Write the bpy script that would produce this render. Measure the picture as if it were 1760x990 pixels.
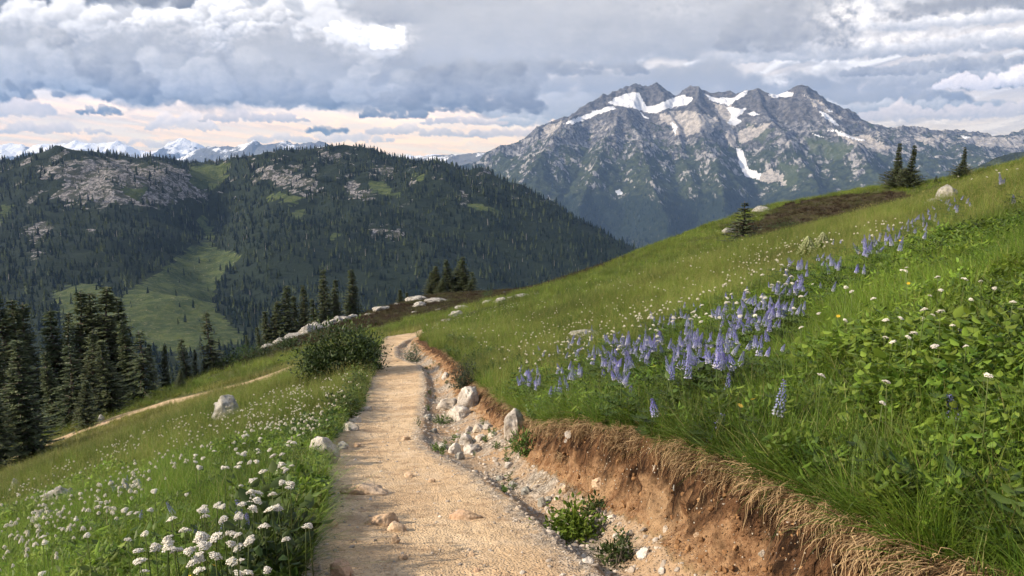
import bpy, math, random
import numpy as np
from mathutils import Vector, Matrix

scene = bpy.context.scene
for o in list(bpy.data.objects):
    bpy.data.objects.remove(o)
COL = scene.collection
rad = math.radians

# ------------------------------------------------------------------ camera
FPX, PITCH = 1330.0, rad(8.8)            # focal length in photo pixels (1760 wide), downward pitch
cam_d = bpy.data.cameras.new('camera')
cam_d.sensor_width = 36.0
cam_d.lens = 36.0 * FPX / 1760.0
cam_d.clip_start = 0.05
cam_d.clip_end = 120000.0
cam = bpy.data.objects.new('camera', cam_d)
cam.location = (0, 0, 0)
cam.rotation_euler = (rad(90) - PITCH, 0, 0)
COL.objects.link(cam)
scene.camera = cam

# ------------------------------------------------------------------ view + render settings
vs = scene.view_settings
vs.view_transform = 'Standard'
vs.look = 'None'
vs.gamma = 1.0
vs.use_curve_mapping = False
vs.exposure = 0.88
cy = scene.cycles
cy.max_bounces = 5
cy.diffuse_bounces = 2
cy.glossy_bounces = 1
cy.transmission_bounces = 3
cy.volume_bounces = 1
cy.transparent_max_bounces = 4
cy.use_denoising = True
cy.use_adaptive_sampling = True
cy.adaptive_threshold = 0.03
cy.sample_clamp_indirect = 4.0
cy.caustics_reflective = False
cy.caustics_refractive = False

# ------------------------------------------------------------------ sun
SUN_EL, SUN_DIR2 = rad(30.0), Vector((-1.0, -0.22)).normalized()
to_sun = Vector((SUN_DIR2.x * math.cos(SUN_EL), SUN_DIR2.y * math.cos(SUN_EL), math.sin(SUN_EL)))
sun_d = bpy.data.lights.new('sun', 'SUN')
sun_d.energy = 4.8
sun_d.angle = rad(2.0)
sun_d.color = (1.0, 0.84, 0.64)
sun = bpy.data.objects.new('sun', sun_d)
sun.rotation_euler = (-to_sun).to_track_quat('-Z', 'Y').to_euler()
sun.location = (-30, 0, 40)
COL.objects.link(sun)


# ------------------------------------------------------------------ node helper
class NT:
    """Thin wrapper that writes node trees in few words; sockets or plain values are accepted everywhere."""
    def __init__(self, tree):
        self.t = tree
        self.nodes = tree.nodes
        self.links = tree.links

    def n(self, kind, **props):
        nd = self.nodes.new(kind)
        for k, v in props.items():
            setattr(nd, k, v)
        return nd

    def put(self, sock, v):
        if v is None:
            return
        if isinstance(v, bpy.types.NodeSocket):
            self.links.new(v, sock)
        else:
            if sock.type == 'RGBA' and isinstance(v, (tuple, list)) and len(v) == 3:
                v = (*v, 1.0)
            sock.default_value = v

    def math(self, op, a, b=None, c=None, clamp=False):
        nd = self.n('ShaderNodeMath', operation=op, use_clamp=clamp)
        for s, v in zip(nd.inputs, (a, b, c)):
            self.put(s, v)
        return nd.outputs[0]

    def add(self, a, b): return self.math('ADD', a, b)
    def sub(self, a, b): return self.math('SUBTRACT', a, b)
    def mul(self, a, b): return self.math('MULTIPLY', a, b)
    def mad(self, a, b, c): return self.math('MULTIPLY_ADD', a, b, c)

    def vec(self, op, a, b=None, scale=None):
        nd = self.n('ShaderNodeVectorMath', operation=op)
        self.put(nd.inputs[0], a)
        if b is not None:
            self.put(nd.inputs[1], b)
        if scale is not None:
            self.put(nd.inputs['Scale'], scale)
        return nd.outputs[0]

    def xyz(self, x, y, z):
        nd = self.n('ShaderNodeCombineXYZ')
        for s, v in zip(nd.inputs, (x, y, z)):
            self.put(s, v)
        return nd.outputs[0]

    def sep(self, v):
        nd = self.n('ShaderNodeSeparateXYZ')
        self.put(nd.inputs[0], v)
        return nd.outputs

    def smooth(self, v, lo, hi, a=0.0, b=1.0):
        nd = self.n('ShaderNodeMapRange', interpolation_type='SMOOTHSTEP')
        for s, x in zip(nd.inputs, (v, lo, hi, a, b)):
            self.put(s, x)
        return nd.outputs[0]

    def lin(self, v, lo, hi, a=0.0, b=1.0):
        nd = self.n('ShaderNodeMapRange', interpolation_type='LINEAR', clamp=True)
        for s, x in zip(nd.inputs, (v, lo, hi, a, b)):
            self.put(s, x)
        return nd.outputs[0]

    def noise(self, vec, scale, detail=4.0, rough=0.5, dist=0.0, out=0, kind='FBM', lac=2.0):
        nd = self.n('ShaderNodeTexNoise', noise_dimensions='3D', noise_type=kind)
        nd.normalize = True
        self.put(nd.inputs['Vector'], vec)
        self.put(nd.inputs['Scale'], scale)
        self.put(nd.inputs['Detail'], detail)
        self.put(nd.inputs['Roughness'], rough)
        self.put(nd.inputs['Lacunarity'], lac)
        self.put(nd.inputs['Distortion'], dist)
        return nd.outputs[out]

    def voronoi(self, vec, scale, feature='F1', out='Distance', rnd=1.0):
        nd = self.n('ShaderNodeTexVoronoi', feature=feature)
        self.put(nd.inputs['Vector'], vec)
        self.put(nd.inputs['Scale'], scale)
        self.put(nd.inputs['Randomness'], rnd)
        return nd.outputs[out]

    def mix(self, fac, a, b, blend='MIX'):
        nd = self.n('ShaderNodeMix', data_type='RGBA', blend_type=blend)
        self.put(nd.inputs[0], fac)
        self.put(nd.inputs[6], a)
        self.put(nd.inputs[7], b)
        return nd.outputs[2]

    def ramp(self, fac, stops):
        nd = self.n('ShaderNodeValToRGB')
        cr = nd.color_ramp
        while len(cr.elements) < len(stops):
            cr.elements.new(0.5)
        for e, (p, c) in zip(cr.elements, stops):
            e.position = p
            e.color = (*c, 1.0) if len(c) == 3 else c
        self.put(nd.inputs[0], fac)
        return nd.outputs[0]

    def attr(self, name, out='Fac'):
        return self.n('ShaderNodeAttribute', attribute_name=name).outputs[out]

    def hsv(self, col, h=0.5, s=1.0, v=1.0):
        nd = self.n('ShaderNodeHueSaturation')
        self.put(nd.inputs['Hue'], h)
        self.put(nd.inputs['Saturation'], s)
        self.put(nd.inputs['Value'], v)
        self.put(nd.inputs['Color'], col)
        return nd.outputs[0]

    def bump(self, height, strength, dist):
        nd = self.n('ShaderNodeBump')
        self.put(nd.inputs['Height'], height)
        nd.inputs['Strength'].default_value = strength
        nd.inputs['Distance'].default_value = dist
        return nd.outputs[0]


# photo pixel <-> world: the direction a photo pixel looks along, per metre of depth
def ray(u, v):
    u = np.asarray(u, float)
    v = np.asarray(v, float)
    yv = (495.0 - v) / FPX
    return np.stack([(u - 880.0) / FPX,
                     math.cos(PITCH) + yv * math.sin(PITCH),
                     -math.sin(PITCH) + yv * math.cos(PITCH)], -1)


def at(u, v, d):
    return ray(u, v) * np.asarray(d, float)[..., None]


def project(P):
    P = np.asarray(P, float)
    dep = P[..., 1] * math.cos(PITCH) - P[..., 2] * math.sin(PITCH)
    up = P[..., 1] * math.sin(PITCH) + P[..., 2] * math.cos(PITCH)
    dep = np.maximum(dep, 1e-6)
    return 880.0 + FPX * P[..., 0] / dep, 495.0 - FPX * up / dep, dep
# ------------------------------------------------------------------ noise and small numeric helpers
_rs = np.random.RandomState(7)
_PERM = np.concatenate([_rs.permutation(256)] * 3).astype(np.int32)
_G2 = np.stack([np.cos(np.arange(256) * 2 * np.pi / 256), np.sin(np.arange(256) * 2 * np.pi / 256)], -1)
_G3 = _rs.normal(size=(256, 3))
_G3 /= np.linalg.norm(_G3, axis=1)[:, None]


def perlin2(x, y, seed=0):
    x = np.asarray(x, float) + seed * 17.137
    y = np.asarray(y, float) + seed * 9.731
    xi = np.floor(x).astype(np.int64)
    yi = np.floor(y).astype(np.int64)
    xf, yf = x - xi, y - yi
    X, Y = xi & 255, yi & 255
    u = xf * xf * xf * (xf * (xf * 6 - 15) + 10)
    w = yf * yf * yf * (yf * (yf * 6 - 15) + 10)

    def g(ix, iy, fx, fy):
        h = _PERM[_PERM[ix] + iy]
        return _G2[h, 0] * fx + _G2[h, 1] * fy
    a = g(X, Y, xf, yf)
    b = g(X + 1, Y, xf - 1, yf)
    c = g(X, Y + 1, xf, yf - 1)
    d = g(X + 1, Y + 1, xf - 1, yf - 1)
    return 1.5 * ((a + (b - a) * u) + ((c + (d - c) * u) - (a + (b - a) * u)) * w)


def fbm2(x, y, octaves=5, rough=0.5, lac=2.03, seed=0):
    s, amp, tot = 0.0, 1.0, 0.0
    for i in range(octaves):
        s = s + amp * perlin2(x * lac ** i, y * lac ** i, seed + i * 3)
        tot += amp
        amp *= rough
    return s / tot


def ridged2(x, y, octaves=5, rough=0.5, lac=2.07, seed=0):
    s, amp, tot, w = 0.0, 1.0, 0.0, 1.0
    for i in range(octaves):
        n = 1.0 - np.abs(perlin2(x * lac ** i, y * lac ** i, seed + i * 5))
        n = n * n * w
        w = np.clip(n * 1.6, 0, 1)
        s = s + amp * n
        tot += amp
        amp *= rough
    return s / tot


def sstep(a, b, x):
    t = np.clip((np.asarray(x, float) - a) / (b - a), 0, 1)
    return t * t * (3 - 2 * t)


def lerp(a, b, t):
    return a + (b - a) * t


def in_poly(u, v, poly):
    """Even-odd test of many photo points against one polygon."""
    poly = np.asarray(poly, float)
    inside = np.zeros(np.shape(u), bool)
    n = len(poly)
    for i in range(n):
        x0, y0 = poly[i]
        x1, y1 = poly[(i + 1) % n]
        if y0 == y1:
            continue
        c = (y0 > v) != (y1 > v)
        inside ^= c & (u < (x1 - x0) * (v - y0) / (y1 - y0) + x0)
    return inside


def poly_dist(x, y, pts):
    """Distance of many points to a polyline."""
    pts = np.asarray(pts, float)
    best = np.full(np.shape(x), 1e18)
    for (ax, ay), (bx, by) in zip(pts[:-1], pts[1:]):
        dx, dy = bx - ax, by - ay
        L = dx * dx + dy * dy + 1e-12
        t = np.clip(((x - ax) * dx + (y - ay) * dy) / L, 0, 1)
        best = np.minimum(best, (x - ax - t * dx) ** 2 + (y - ay - t * dy) ** 2)
    return np.sqrt(best)


class TPS:
    """Thin-plate spline height through scattered (x, y, z) points."""
    def __init__(self, pts, smooth=0.0):
        P = np.asarray(pts, float)
        self.s = max(np.ptp(P[:, 0]), np.ptp(P[:, 1]))
        self.p = P[:, :2] / self.s
        n = len(P)
        A = np.zeros((n + 3, n + 3))
        A[:n, :n] = self.k(self.p[:, None] - self.p[None]) + np.eye(n) * smooth
        A[:n, n] = 1
        A[:n, n + 1:] = self.p
        A[n, :n] = 1
        A[n + 1:, :n] = self.p.T
        self.w = np.linalg.solve(A, np.concatenate([P[:, 2], np.zeros(3)]))

    @staticmethod
    def k(d):
        r2 = np.sum(d * d, -1)
        return 0.5 * r2 * np.log(r2 + 1e-14)

    def __call__(self, x, y):
        q = np.stack([np.asarray(x, float), np.asarray(y, float)], -1) / self.s
        shp = q.shape[:-1]
        q = q.reshape(-1, 2)
        out = np.empty(len(q))
        n = len(self.p)
        for i in range(0, len(q), 20000):
            c = q[i:i + 20000]
            out[i:i + 20000] = self.k(c[:, None] - self.p[None]) @ self.w[:n] + self.w[n] + c @ self.w[n + 1:]
        return out.reshape(shp)
# ------------------------------------------------------------------ cloud field of the sky dome (radiance, per direction)
def soft_march(d, du, dv, n, k):
    """How much cloud lies between each point and the light: shifts of the thickness field along the light direction."""
    acc = np.zeros_like(d)
    for i in range(1, n + 1):
        s = i * (1.0 + 0.12 * i)
        acc += np.maximum(np.roll(d, (int(round(dv * s)), int(round(du * s))), (0, 1)), 0)
    return np.exp(-k * acc / n)


def cloud_sky(u, v):
    """u, v: photo pixel coordinates of a regular grid of directions (rows run top to bottom). Returns linear RGB."""
    C = lambda *c: np.array(c, float)
    sh = u.shape + (1,)
    H = lambda a: np.broadcast_to(a, u.shape)[..., None]
    # clear air behind everything
    t = sstep(-120, 285, v)
    g = lerp(C(.46, .50, .57), C(.80, .72, .64), H(t))
    col = g
    # high sheet: long streaks, finer towards the horizon
    pv = 1.0 / (0.045 + np.maximum(300 - v, 4) / 900.0)           # perspective of a flat layer
    pu = (u - 880) * pv / 900.0
    w1 = fbm2(pu * 1.3, pv * 0.7, 4, .5, seed=41)
    n = fbm2(pu * 1.1 + w1 * .8, pv * .8 + w1 * 1.1, 6, .52, seed=3)
    rightness = sstep(850, 1500, u)
    warm = sstep(110, 232, v) * (1 - .75 * rightness)
    hi = lerp(C(.74, .74, .75), C(.90, .70, .54), H(warm))
    lo = lerp(C(.40, .43, .49), C(.66, .57, .53), H(warm))
    cov = sstep(-.4, .35, n) * .8
    rel = n - np.roll(n, (4, 5), (0, 1))
    li = np.clip(.55 + 1.6 * rel + .7 * n, 0, 1)
    col = lerp(col, lerp(lo, hi, H(li)), H(cov))
    # warm gaps low on the left where the light comes through
    for (cu, cv, ru, rv, a) in [(150, 193, 100, 10, .9), (340, 212, 80, 12, .4), (640, 206, 190, 14, .8), (620, 246, 240, 20, .55),
                                (420, 236, 160, 16, .35), (100, 232, 140, 18, .35), (780, 240, 120, 18, .35)]:
        q = np.exp(-((u - cu) / ru) ** 2 - ((v - cv) / rv) ** 2) * (0.55 + 1.1 * np.clip(n + .25, 0, .8)) * a
        col = lerp(col, C(1.0, .77, .58), H(np.clip(q, 0, 1)))
    # masses: (u, base v, half width, height, brightness of top, darkness of base, smoothness, seed)
    M = [
        # bars and shreds
        (1600, 118, 420, 30, .80, .46, .4, 61), (1500, 172, 330, 40, .74, .36, .4, 62), (1240, 200, 400, 64, .56, .40, .7, 63),
        (1560, 78, 300, 26, .84, .50, .4, 80), (1690, 60, 200, 40, .62, .38, .5, 69), (1620, 146, 200, 24, .70, .38, .4, 81), (1480, 205, 260, 22, .74, .44, .4, 82),
        (1690, 172, 110, 34, 1.0, .60, .15, 64), (1545, 216, 110, 26, .88, .52, .2, 65), (1720, 216, 120, 28, .90, .54, .2, 66),
        (1000, 216, 140, 42, .76, .46, .3, 67), (1130, 160, 260, 44, .52, .42, .8, 68),
        (980, 130, 120, 34, .55, .36, .6, 70), (930, 204, 80, 80, .64, .44, .4, 77),
        (330, 230, 60, 26, .84, .60, .2, 71), (720, 234, 80, 16, .78, .56, .2, 72), (560, 246, 120, 14, .80, .60, .2, 73), (450, 214, 90, 16, .74, .54, .2, 83),
        (40, 214, 80, 30, .72, .56, .3, 74), (880, 236, 80, 14, .78, .56, .2, 75), (240, 256, 120, 12, .78, .60, .2, 76), (120, 238, 90, 16, .78, .58, .2, 84), (800, 214, 70, 14, .76, .54, .2, 85),
        # big bodies, far to near
        (20, 92, 170, 80, .46, .28, .7, 11), (250, 40, 160, 60, .50, .34, .6, 86), (640, 130, 150, 150, .98, .52, .2, 12), (610, 84, 70, 44, 1.05, .66, .1, 87), (694, 88, 44, 46, 1.15, .74, .1, 22),
        (450, 130, 130, 150, 1.12, .36, .12, 13), (400, 100, 90, 96, 1.15, .44, .1, 88), (200, 118, 190, 92, 1.12, .36, .12, 14), (300, 100, 90, 64, 1.05, .42, .1, 89), (520, 120, 70, 60, .7, .38, .4, 97),
        (280, 190, 420, 100, .60, .34, .7, 94), (600, 186, 160, 100, .62, .36, .6, 95),
        (590, 184, 150, 70, .66, .31, .3, 15), (420, 188, 170, 84, .72, .27, .25, 16), (300, 180, 120, 80, .72, .36, .25, 90), (150, 187, 135, 90, .70, .19, .3, 17), (60, 172, 120, 70, .70, .36, .3, 91),
        (690, 180, 100, 90, .72, .38, .3, 92), (790, 150, 130, 110, .60, .38, .6, 96), (745, 194, 80, 90, .66, .26, .4, 98), (815, 195, 105, 124, .62, .22, .5, 18), (900, 46, 260, 100, .64, .46, .5, 19),
        (1060, 108, 330, 150, .64, .47, .6, 20), (1200, 104, 230, 150, .66, .44, .6, 93), (1330, 98, 105, 110, .62, .38, .5, 21),
        # loose dark scraps under the bases
        (62, 180, 24, 18, .36, .27, .2, 31), (196, 207, 36, 12, .44, .34, .2, 32), (570, 232, 34, 13, .46, .38, .2, 33),
        (685, 203, 56, 18, .42, .32, .3, 34), (20, 186, 46, 14, .48, .40, .3, 35), (1118, 204, 60, 10, .46, .40, .3, 36),
    ]
    u1, v1 = u[0], v[:, 0]
    wx = 9 * fbm2(u / 34, v / 26, 5, .58, seed=5) + 3.0 * fbm2(u / 8, v / 7, 3, .6, seed=6)
    wy = 7 * fbm2(u / 34 + 40, v / 26, 5, .58, seed=5) + 2.4 * fbm2(u / 8 + 40, v / 7, 3, .6, seed=6)
    uw, vw = u + wx, v + wy
    fine = fbm2(u / 40, v / 26, 6, .6, seed=8)
    for (cu, cb, hw, ht, top, base, smo, sd) in M:
        rng = np.random.RandomState(sd)
        small = min(hw * .5, ht)
        r0 = max(5.0, small * lerp(.16, .42, smo))
        npf = int(np.clip(2.6 * hw * ht / r0 ** 2, 14, 420))
        dark = C(base * .96, base * .99, base * 1.08)
        lit = C(top * 1.0, top * .985, top * .98)
        if sd in (64, 65, 66):
            lit, dark = C(top, top * .88, top * .80), C(base, base, base * 1.08)
        if 71 <= sd <= 76 or 83 <= sd <= 85:
            lit, dark = C(top * 1.12, top * .95, top * .84), C(base * 1.02, base * .97, base * 1.0)
        # outline of the whole body: a lumpy arch over a flat base
        px = rng.uniform(-1, 1, npf)
        arch = np.sqrt(np.maximum(1 - px ** 2, 0)) * (.70 + .45 * perlin2(px * 2.3 + sd, np.full(npf, sd * .37)) + .25 * perlin2(px * 6 + sd, np.full(npf, sd * .7)))
        py = rng.rand(npf) ** .8 * np.clip(arch, .08, 1.25)
        order = np.argsort(-py + rng.normal(0, .22, npf))
        for k in order:
            hgt = py[k]
            r = r0 * rng.uniform(.7, 1.75) * (.75 + .5 * hgt)
            pu_, pv_ = cu + px[k] * hw, cb - hgt * ht - r * .25
            ry = r * (.72 if hgt > .15 else .50)
            i0, i1 = np.searchsorted(v1, [pv_ - ry * 2.2 - 10, pv_ + ry * 2.2 + 10])
            j0, j1 = np.searchsorted(u1, [pu_ - r * 2.2 - 12, pu_ + r * 2.2 + 12])
            if i1 - i0 < 2 or j1 - j0 < 2:
                continue
            W_ = (slice(i0, i1), slice(j0, j1))
            dx, dy = (uw[W_] - pu_) / r, (vw[W_] - pv_) / ry
            q = dx * dx + dy * dy
            al = sstep(1.0 + .9 * smo, .45 - .35 * smo, q + .45 * fine[W_]) * lerp(.80, .50, smo)
            nl = np.clip(.55 - .26 * dx - .46 * dy, 0, 1.1)
            sh_ = np.clip(.10 + .75 * hgt, 0, 1)
            s = np.clip(sh_ * lerp(.50, .75, smo) + (nl - .5) * lerp(.62, .30, smo) * (.35 + .65 * hgt) + .10 + .16 * fine[W_], 0, 1.1)
            c = lerp(dark, lit, s[..., None])
            if sd in (31, 32, 33, 34, 35, 36):
                al = al * .7
            col[W_] = lerp(col[W_], c, al[..., None])
    H = lambda a: np.broadcast_to(a, u.shape)[..., None]
    # glow of bright cloud seen through the gaps
    for (cu, cv, ru, rv, a) in [(692, 66, 26, 18, .55), (620, 60, 46, 26, .30), (1150, 22, 60, 20, .10), (1720, 152, 60, 12, .45), (1440, 45, 60, 26, .55), (1500, 90, 120, 12, .4), (1700, 90, 90, 8, .35), (1320, 148, 26, 10, .4), (1610, 60, 120, 10, .3)]:
        q = np.exp(-((u - cu) / ru) ** 2 - ((v - cv) / rv) ** 2) * (.5 + np.clip(fbm2(u / 22, v / 16, 5, .6, seed=90), -.4, .6))
        col = lerp(col, C(1.08, 1.03, .98), H(np.clip(q * a * 1.6, 0, 1)))
    for R_, k_ in ((4, .22), (18, .60)):                       # crisper edges at two sizes
        p = np.pad(col, ((R_ + 1, R_), (R_ + 1, R_), (0, 0)), 'edge').cumsum(0).cumsum(1)
        n_ = 2 * R_ + 1
        blur = (p[n_:, n_:] - p[:-n_, n_:] - p[n_:, :-n_] + p[:-n_, :-n_]) / n_ ** 2
        col = np.maximum(col + k_ * (col - blur), .05)
    lum = col.mean(-1, keepdims=True)
    col = col * (lum / .55) ** .48 * .69 * C(1.05, 1.0, .935)                      # deeper bases, brighter heads
    glow = sstep(150, 265, v)[..., None]
    return np.clip(lerp(col, col * C(1.13, 1.04, .80), glow), .02, 1.2)
# ------------------------------------------------------------------ mesh and object helpers
def mesh_np(name, V, F, attrs=None, smooth=True):
    """Mesh from numpy arrays; F is (n,3) or (n,4)."""
    me = bpy.data.meshes.new(name)
    V = np.ascontiguousarray(V, np.float32)
    F = np.ascontiguousarray(F, np.int32)
    me.vertices.add(len(V))
    me.vertices.foreach_set('co', V.ravel())
    me.loops.add(F.size)
    me.loops.foreach_set('vertex_index', F.ravel())
    me.polygons.add(len(F))
    me.polygons.foreach_set('loop_start', np.arange(0, F.size, F.shape[1], dtype=np.int32))
    me.polygons.foreach_set('use_smooth', np.full(len(F), smooth, bool))
    for k, a in (attrs or {}).items():
        a = np.asarray(a, np.float32)
        if a.ndim == 1:
            me.attributes.new(k, 'FLOAT', 'POINT').data.foreach_set('value', a)
        elif a.shape[1] == 3:
            me.attributes.new(k, 'FLOAT_VECTOR', 'POINT').data.foreach_set('vector', a.ravel())
        else:
            me.attributes.new(k, 'FLOAT_COLOR', 'POINT').data.foreach_set('color', a.ravel())
    me.update(calc_edges=True)
    me.validate()
    return me


def grid_faces(nv, nu):
    i = np.arange(nv * nu).reshape(nv, nu)
    return np.stack([i[:-1, :-1], i[:-1, 1:], i[1:, 1:], i[1:, :-1]], -1).reshape(-1, 4)


def link(name, data, mat=None, parent=None, loc=None):
    o = bpy.data.objects.new(name, data)
    COL.objects.link(o)
    if mat is not None and data is not None and not data.materials:
        data.materials.append(mat)
    if parent is not None:
        o.parent = parent
    if loc is not None:
        o.location = loc
    return o


def tag(o, label=None, cat=None, group=None, kind=None):
    for k, v in (('label', label), ('category', cat), ('group', group), ('kind', kind)):
        if v:
            o[k] = v
    return o


def empty(name, loc, rz=0.0, scale=1.0):
    o = bpy.data.objects.new(name, None)
    o.empty_display_size = 0.2
    o.location = loc
    o.rotation_euler = (0, 0, rz)
    o.scale = (scale,) * 3 if not isinstance(scale, (tuple, list)) else scale
    COL.objects.link(o)
    return o


def submesh(V, F, mask, attrs):
    """Faces of one class, with only the vertices they use."""
    F = F[mask]
    used = np.unique(F)
    remap = np.full(len(V), -1, np.int64)
    remap[used] = np.arange(len(used))
    return V[used], remap[F], {k: a[used] for k, a in attrs.items()}


def material(name):
    m = bpy.data.materials.new(name)
    m.use_nodes = True
    nt = NT(m.node_tree)
    nt.nodes.clear()
    out = nt.n('ShaderNodeOutputMaterial')
    return m, nt, out


def principled(nt, out, color, rough=0.9, normal=None, spec=0.2):
    b = nt.n('ShaderNodeBsdfPrincipled')
    nt.put(b.inputs['Base Color'], color)
    nt.put(b.inputs['Roughness'], rough)
    b.inputs['Specular IOR Level'].default_value = spec
    if normal is not None:
        nt.put(b.inputs['Normal'], normal)
    nt.links.new(b.outputs[0], out.inputs['Surface'])
    return b


def leafy(nt, out, color, trans=0.35, rough=0.6, spec=0.25):
    """Thin leaf: diffuse + a little gloss + light passing through."""
    b = nt.n('ShaderNodeBsdfPrincipled')
    nt.put(b.inputs['Base Color'], color)
    nt.put(b.inputs['Roughness'], rough)
    b.inputs['Specular IOR Level'].default_value = spec
    t = nt.n('ShaderNodeBsdfTranslucent')
    nt.put(t.inputs['Color'], color)
    m = nt.n('ShaderNodeMixShader')
    m.inputs[0].default_value = trans
    nt.links.new(b.outputs[0], m.inputs[1])
    nt.links.new(t.outputs[0], m.inputs[2])
    nt.links.new(m.outputs[0], out.inputs['Surface'])


PROTO = {}


def proto_collection(name, items):
    """Collection of source meshes for scattered ground cover (never linked to the scene)."""
    c = bpy.data.collections.new(name)
    for i, (me, mat) in enumerate(items):
        o = bpy.data.objects.new('%s_%02d' % (name, i), me)
        if mat is not None and not me.materials:
            me.materials.append(mat)
        c.objects.link(o)
    return c


def scatter(name, P, rot, scl, idx, coll, mat=None):
    """One object of scattered ground cover: points carrying copies of the collection's meshes."""
    n = len(P)
    me = bpy.data.meshes.new(name)
    me.vertices.add(n)
    me.vertices.foreach_set('co', np.ascontiguousarray(P, np.float32).ravel())
    me.attributes.new('rot', 'FLOAT_VECTOR', 'POINT').data.foreach_set('vector', np.ascontiguousarray(rot, np.float32).ravel())
    me.attributes.new('scl', 'FLOAT_VECTOR', 'POINT').data.foreach_set('vector', np.ascontiguousarray(scl, np.float32).ravel())
    me.attributes.new('idx', 'INT', 'POINT').data.foreach_set('value', np.ascontiguousarray(idx, np.int32))
    me.update()
    g = bpy.data.node_groups.new(name + '_scatter', 'GeometryNodeTree')
    g.interface.new_socket('Geometry', in_out='INPUT', socket_type='NodeSocketGeometry')
    g.interface.new_socket('Geometry', in_out='OUTPUT', socket_type='NodeSocketGeometry')
    gi, go = g.nodes.new('NodeGroupInput'), g.nodes.new('NodeGroupOutput')
    ci = g.nodes.new('GeometryNodeCollectionInfo')
    ci.inputs['Collection'].default_value = coll
    ci.inputs['Separate Children'].default_value = True
    ci.inputs['Reset Children'].default_value = True
    ip = g.nodes.new('GeometryNodeInstanceOnPoints')
    ip.inputs['Pick Instance'].default_value = True

    def na(nm, typ):
        a = g.nodes.new('GeometryNodeInputNamedAttribute')
        a.data_type = typ
        a.inputs['Name'].default_value = nm
        return a.outputs['Attribute']
    g.links.new(gi.outputs[0], ip.inputs['Points'])
    g.links.new(ci.outputs[0], ip.inputs['Instance'])
    g.links.new(na('idx', 'INT'), ip.inputs['Instance Index'])
    g.links.new(na('rot', 'FLOAT_VECTOR'), ip.inputs['Rotation'])
    g.links.new(na('scl', 'FLOAT_VECTOR'), ip.inputs['Scale'])
    g.links.new(ip.outputs[0], go.inputs[0])
    o = bpy.data.objects.new(name, me)
    COL.objects.link(o)
    md = o.modifiers.new('scatter', 'NODES')
    md.node_group = g
    return o


class MB:
    """Collects triangles/quads with a per-vertex tint into one mesh."""
    def __init__(self):
        self.V, self.F, self.T, self.n = [], [], [], 0

    def put(self, V, F, tint=0.0):
        V = np.asarray(V, float).reshape(-1, 3)
        F = np.asarray(F, int)
        if F.shape[1] == 3:
            F = np.concatenate([F, F[:, 2:3]], 1)
        self.V.append(V)
        self.F.append(F + self.n)
        self.T.append(np.broadcast_to(np.asarray(tint, float), (len(V),)))
        self.n += len(V)

    def mesh(self, name, smooth=True):
        V = np.concatenate(self.V)
        F = np.concatenate(self.F)
        T = np.concatenate(self.T)
        me = bpy.data.meshes.new(name)
        tri = F[:, 2] == F[:, 3]
        faces_q, faces_t = F[~tri], F[tri][:, :3]
        loops = np.concatenate([faces_q.ravel(), faces_t.ravel()]).astype(np.int32)
        starts = np.concatenate([np.arange(len(faces_q)) * 4, len(faces_q) * 4 + np.arange(len(faces_t)) * 3]).astype(np.int32)
        me.vertices.add(len(V))
        me.vertices.foreach_set('co', V.astype(np.float32).ravel())
        me.loops.add(len(loops))
        me.loops.foreach_set('vertex_index', loops)
        me.polygons.add(len(starts))
        me.polygons.foreach_set('loop_start', starts)
        me.polygons.foreach_set('use_smooth', np.full(len(starts), smooth, bool))
        me.attributes.new('tint', 'FLOAT', 'POINT').data.foreach_set('value', T.astype(np.float32))
        me.update(calc_edges=True)
        me.validate()
        return me


def tube(mb, pts, radii, sides=5, tint=0.0, cap=True):
    """Tapered tube along a polyline."""
    pts = np.asarray(pts, float)
    n = len(pts)
    radii = np.broadcast_to(np.asarray(radii, float), (n,))
    tang = np.gradient(pts, axis=0)
    tang /= np.linalg.norm(tang, axis=1)[:, None] + 1e-12
    ref = np.array([0.0, 0.0, 1.0]) if abs(tang[0, 2]) < 0.9 else np.array([1.0, 0.0, 0.0])
    a = np.cross(tang, ref)
    a /= np.linalg.norm(a, axis=1)[:, None] + 1e-12
    b = np.cross(tang, a)
    ang = np.arange(sides) * 2 * np.pi / sides
    V = pts[:, None] + radii[:, None, None] * (np.cos(ang)[None, :, None] * a[:, None] + np.sin(ang)[None, :, None] * b[:, None])
    V = V.reshape(-1, 3)
    F = []
    for i in range(n - 1):
        for j in range(sides):
            k = (j + 1) % sides
            F.append((i * sides + j, i * sides + k, (i + 1) * sides + k, (i + 1) * sides + j))
    if cap:
        V = np.concatenate([V, pts[-1:]])
        for j in range(sides):
            F.append(((n - 1) * sides + j, (n - 1) * sides + (j + 1) % sides, n * sides, n * sides))
    mb.put(V, F, tint)
# ------------------------------------------------------------------ world (open zenith) and the cloud dome round the horizon
world = bpy.data.worlds.new('World')
scene.world = world
world.use_nodes = True
W = NT(world.node_tree)
W.nodes.clear()
sky_n = W.n('ShaderNodeTexSky', sky_type='NISHITA')
sky_n.sun_disc = False
sky_n.sun_elevation = SUN_EL
sky_n.sun_rotation = math.atan2(SUN_DIR2.x, SUN_DIR2.y) % (2 * math.pi)
sky_n.altitude = 1900.0
sky_n.dust_density = 2.0
tc = W.n('ShaderNodeTexCoord').outputs['Generated']
veil = W.smooth(W.noise(tc, 2.2, 3.0, 0.55), 0.30, 0.62, 0.45, 0.92)
bg = W.n('ShaderNodeBackground')
W.put(bg.inputs['Color'], W.mix(veil, sky_n.outputs[0], (4.2, 4.3, 4.7)))
bg.inputs['Strength'].default_value = 0.1
W.links.new(bg.outputs[0], W.n('ShaderNodeOutputWorld').inputs['Surface'])


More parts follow.
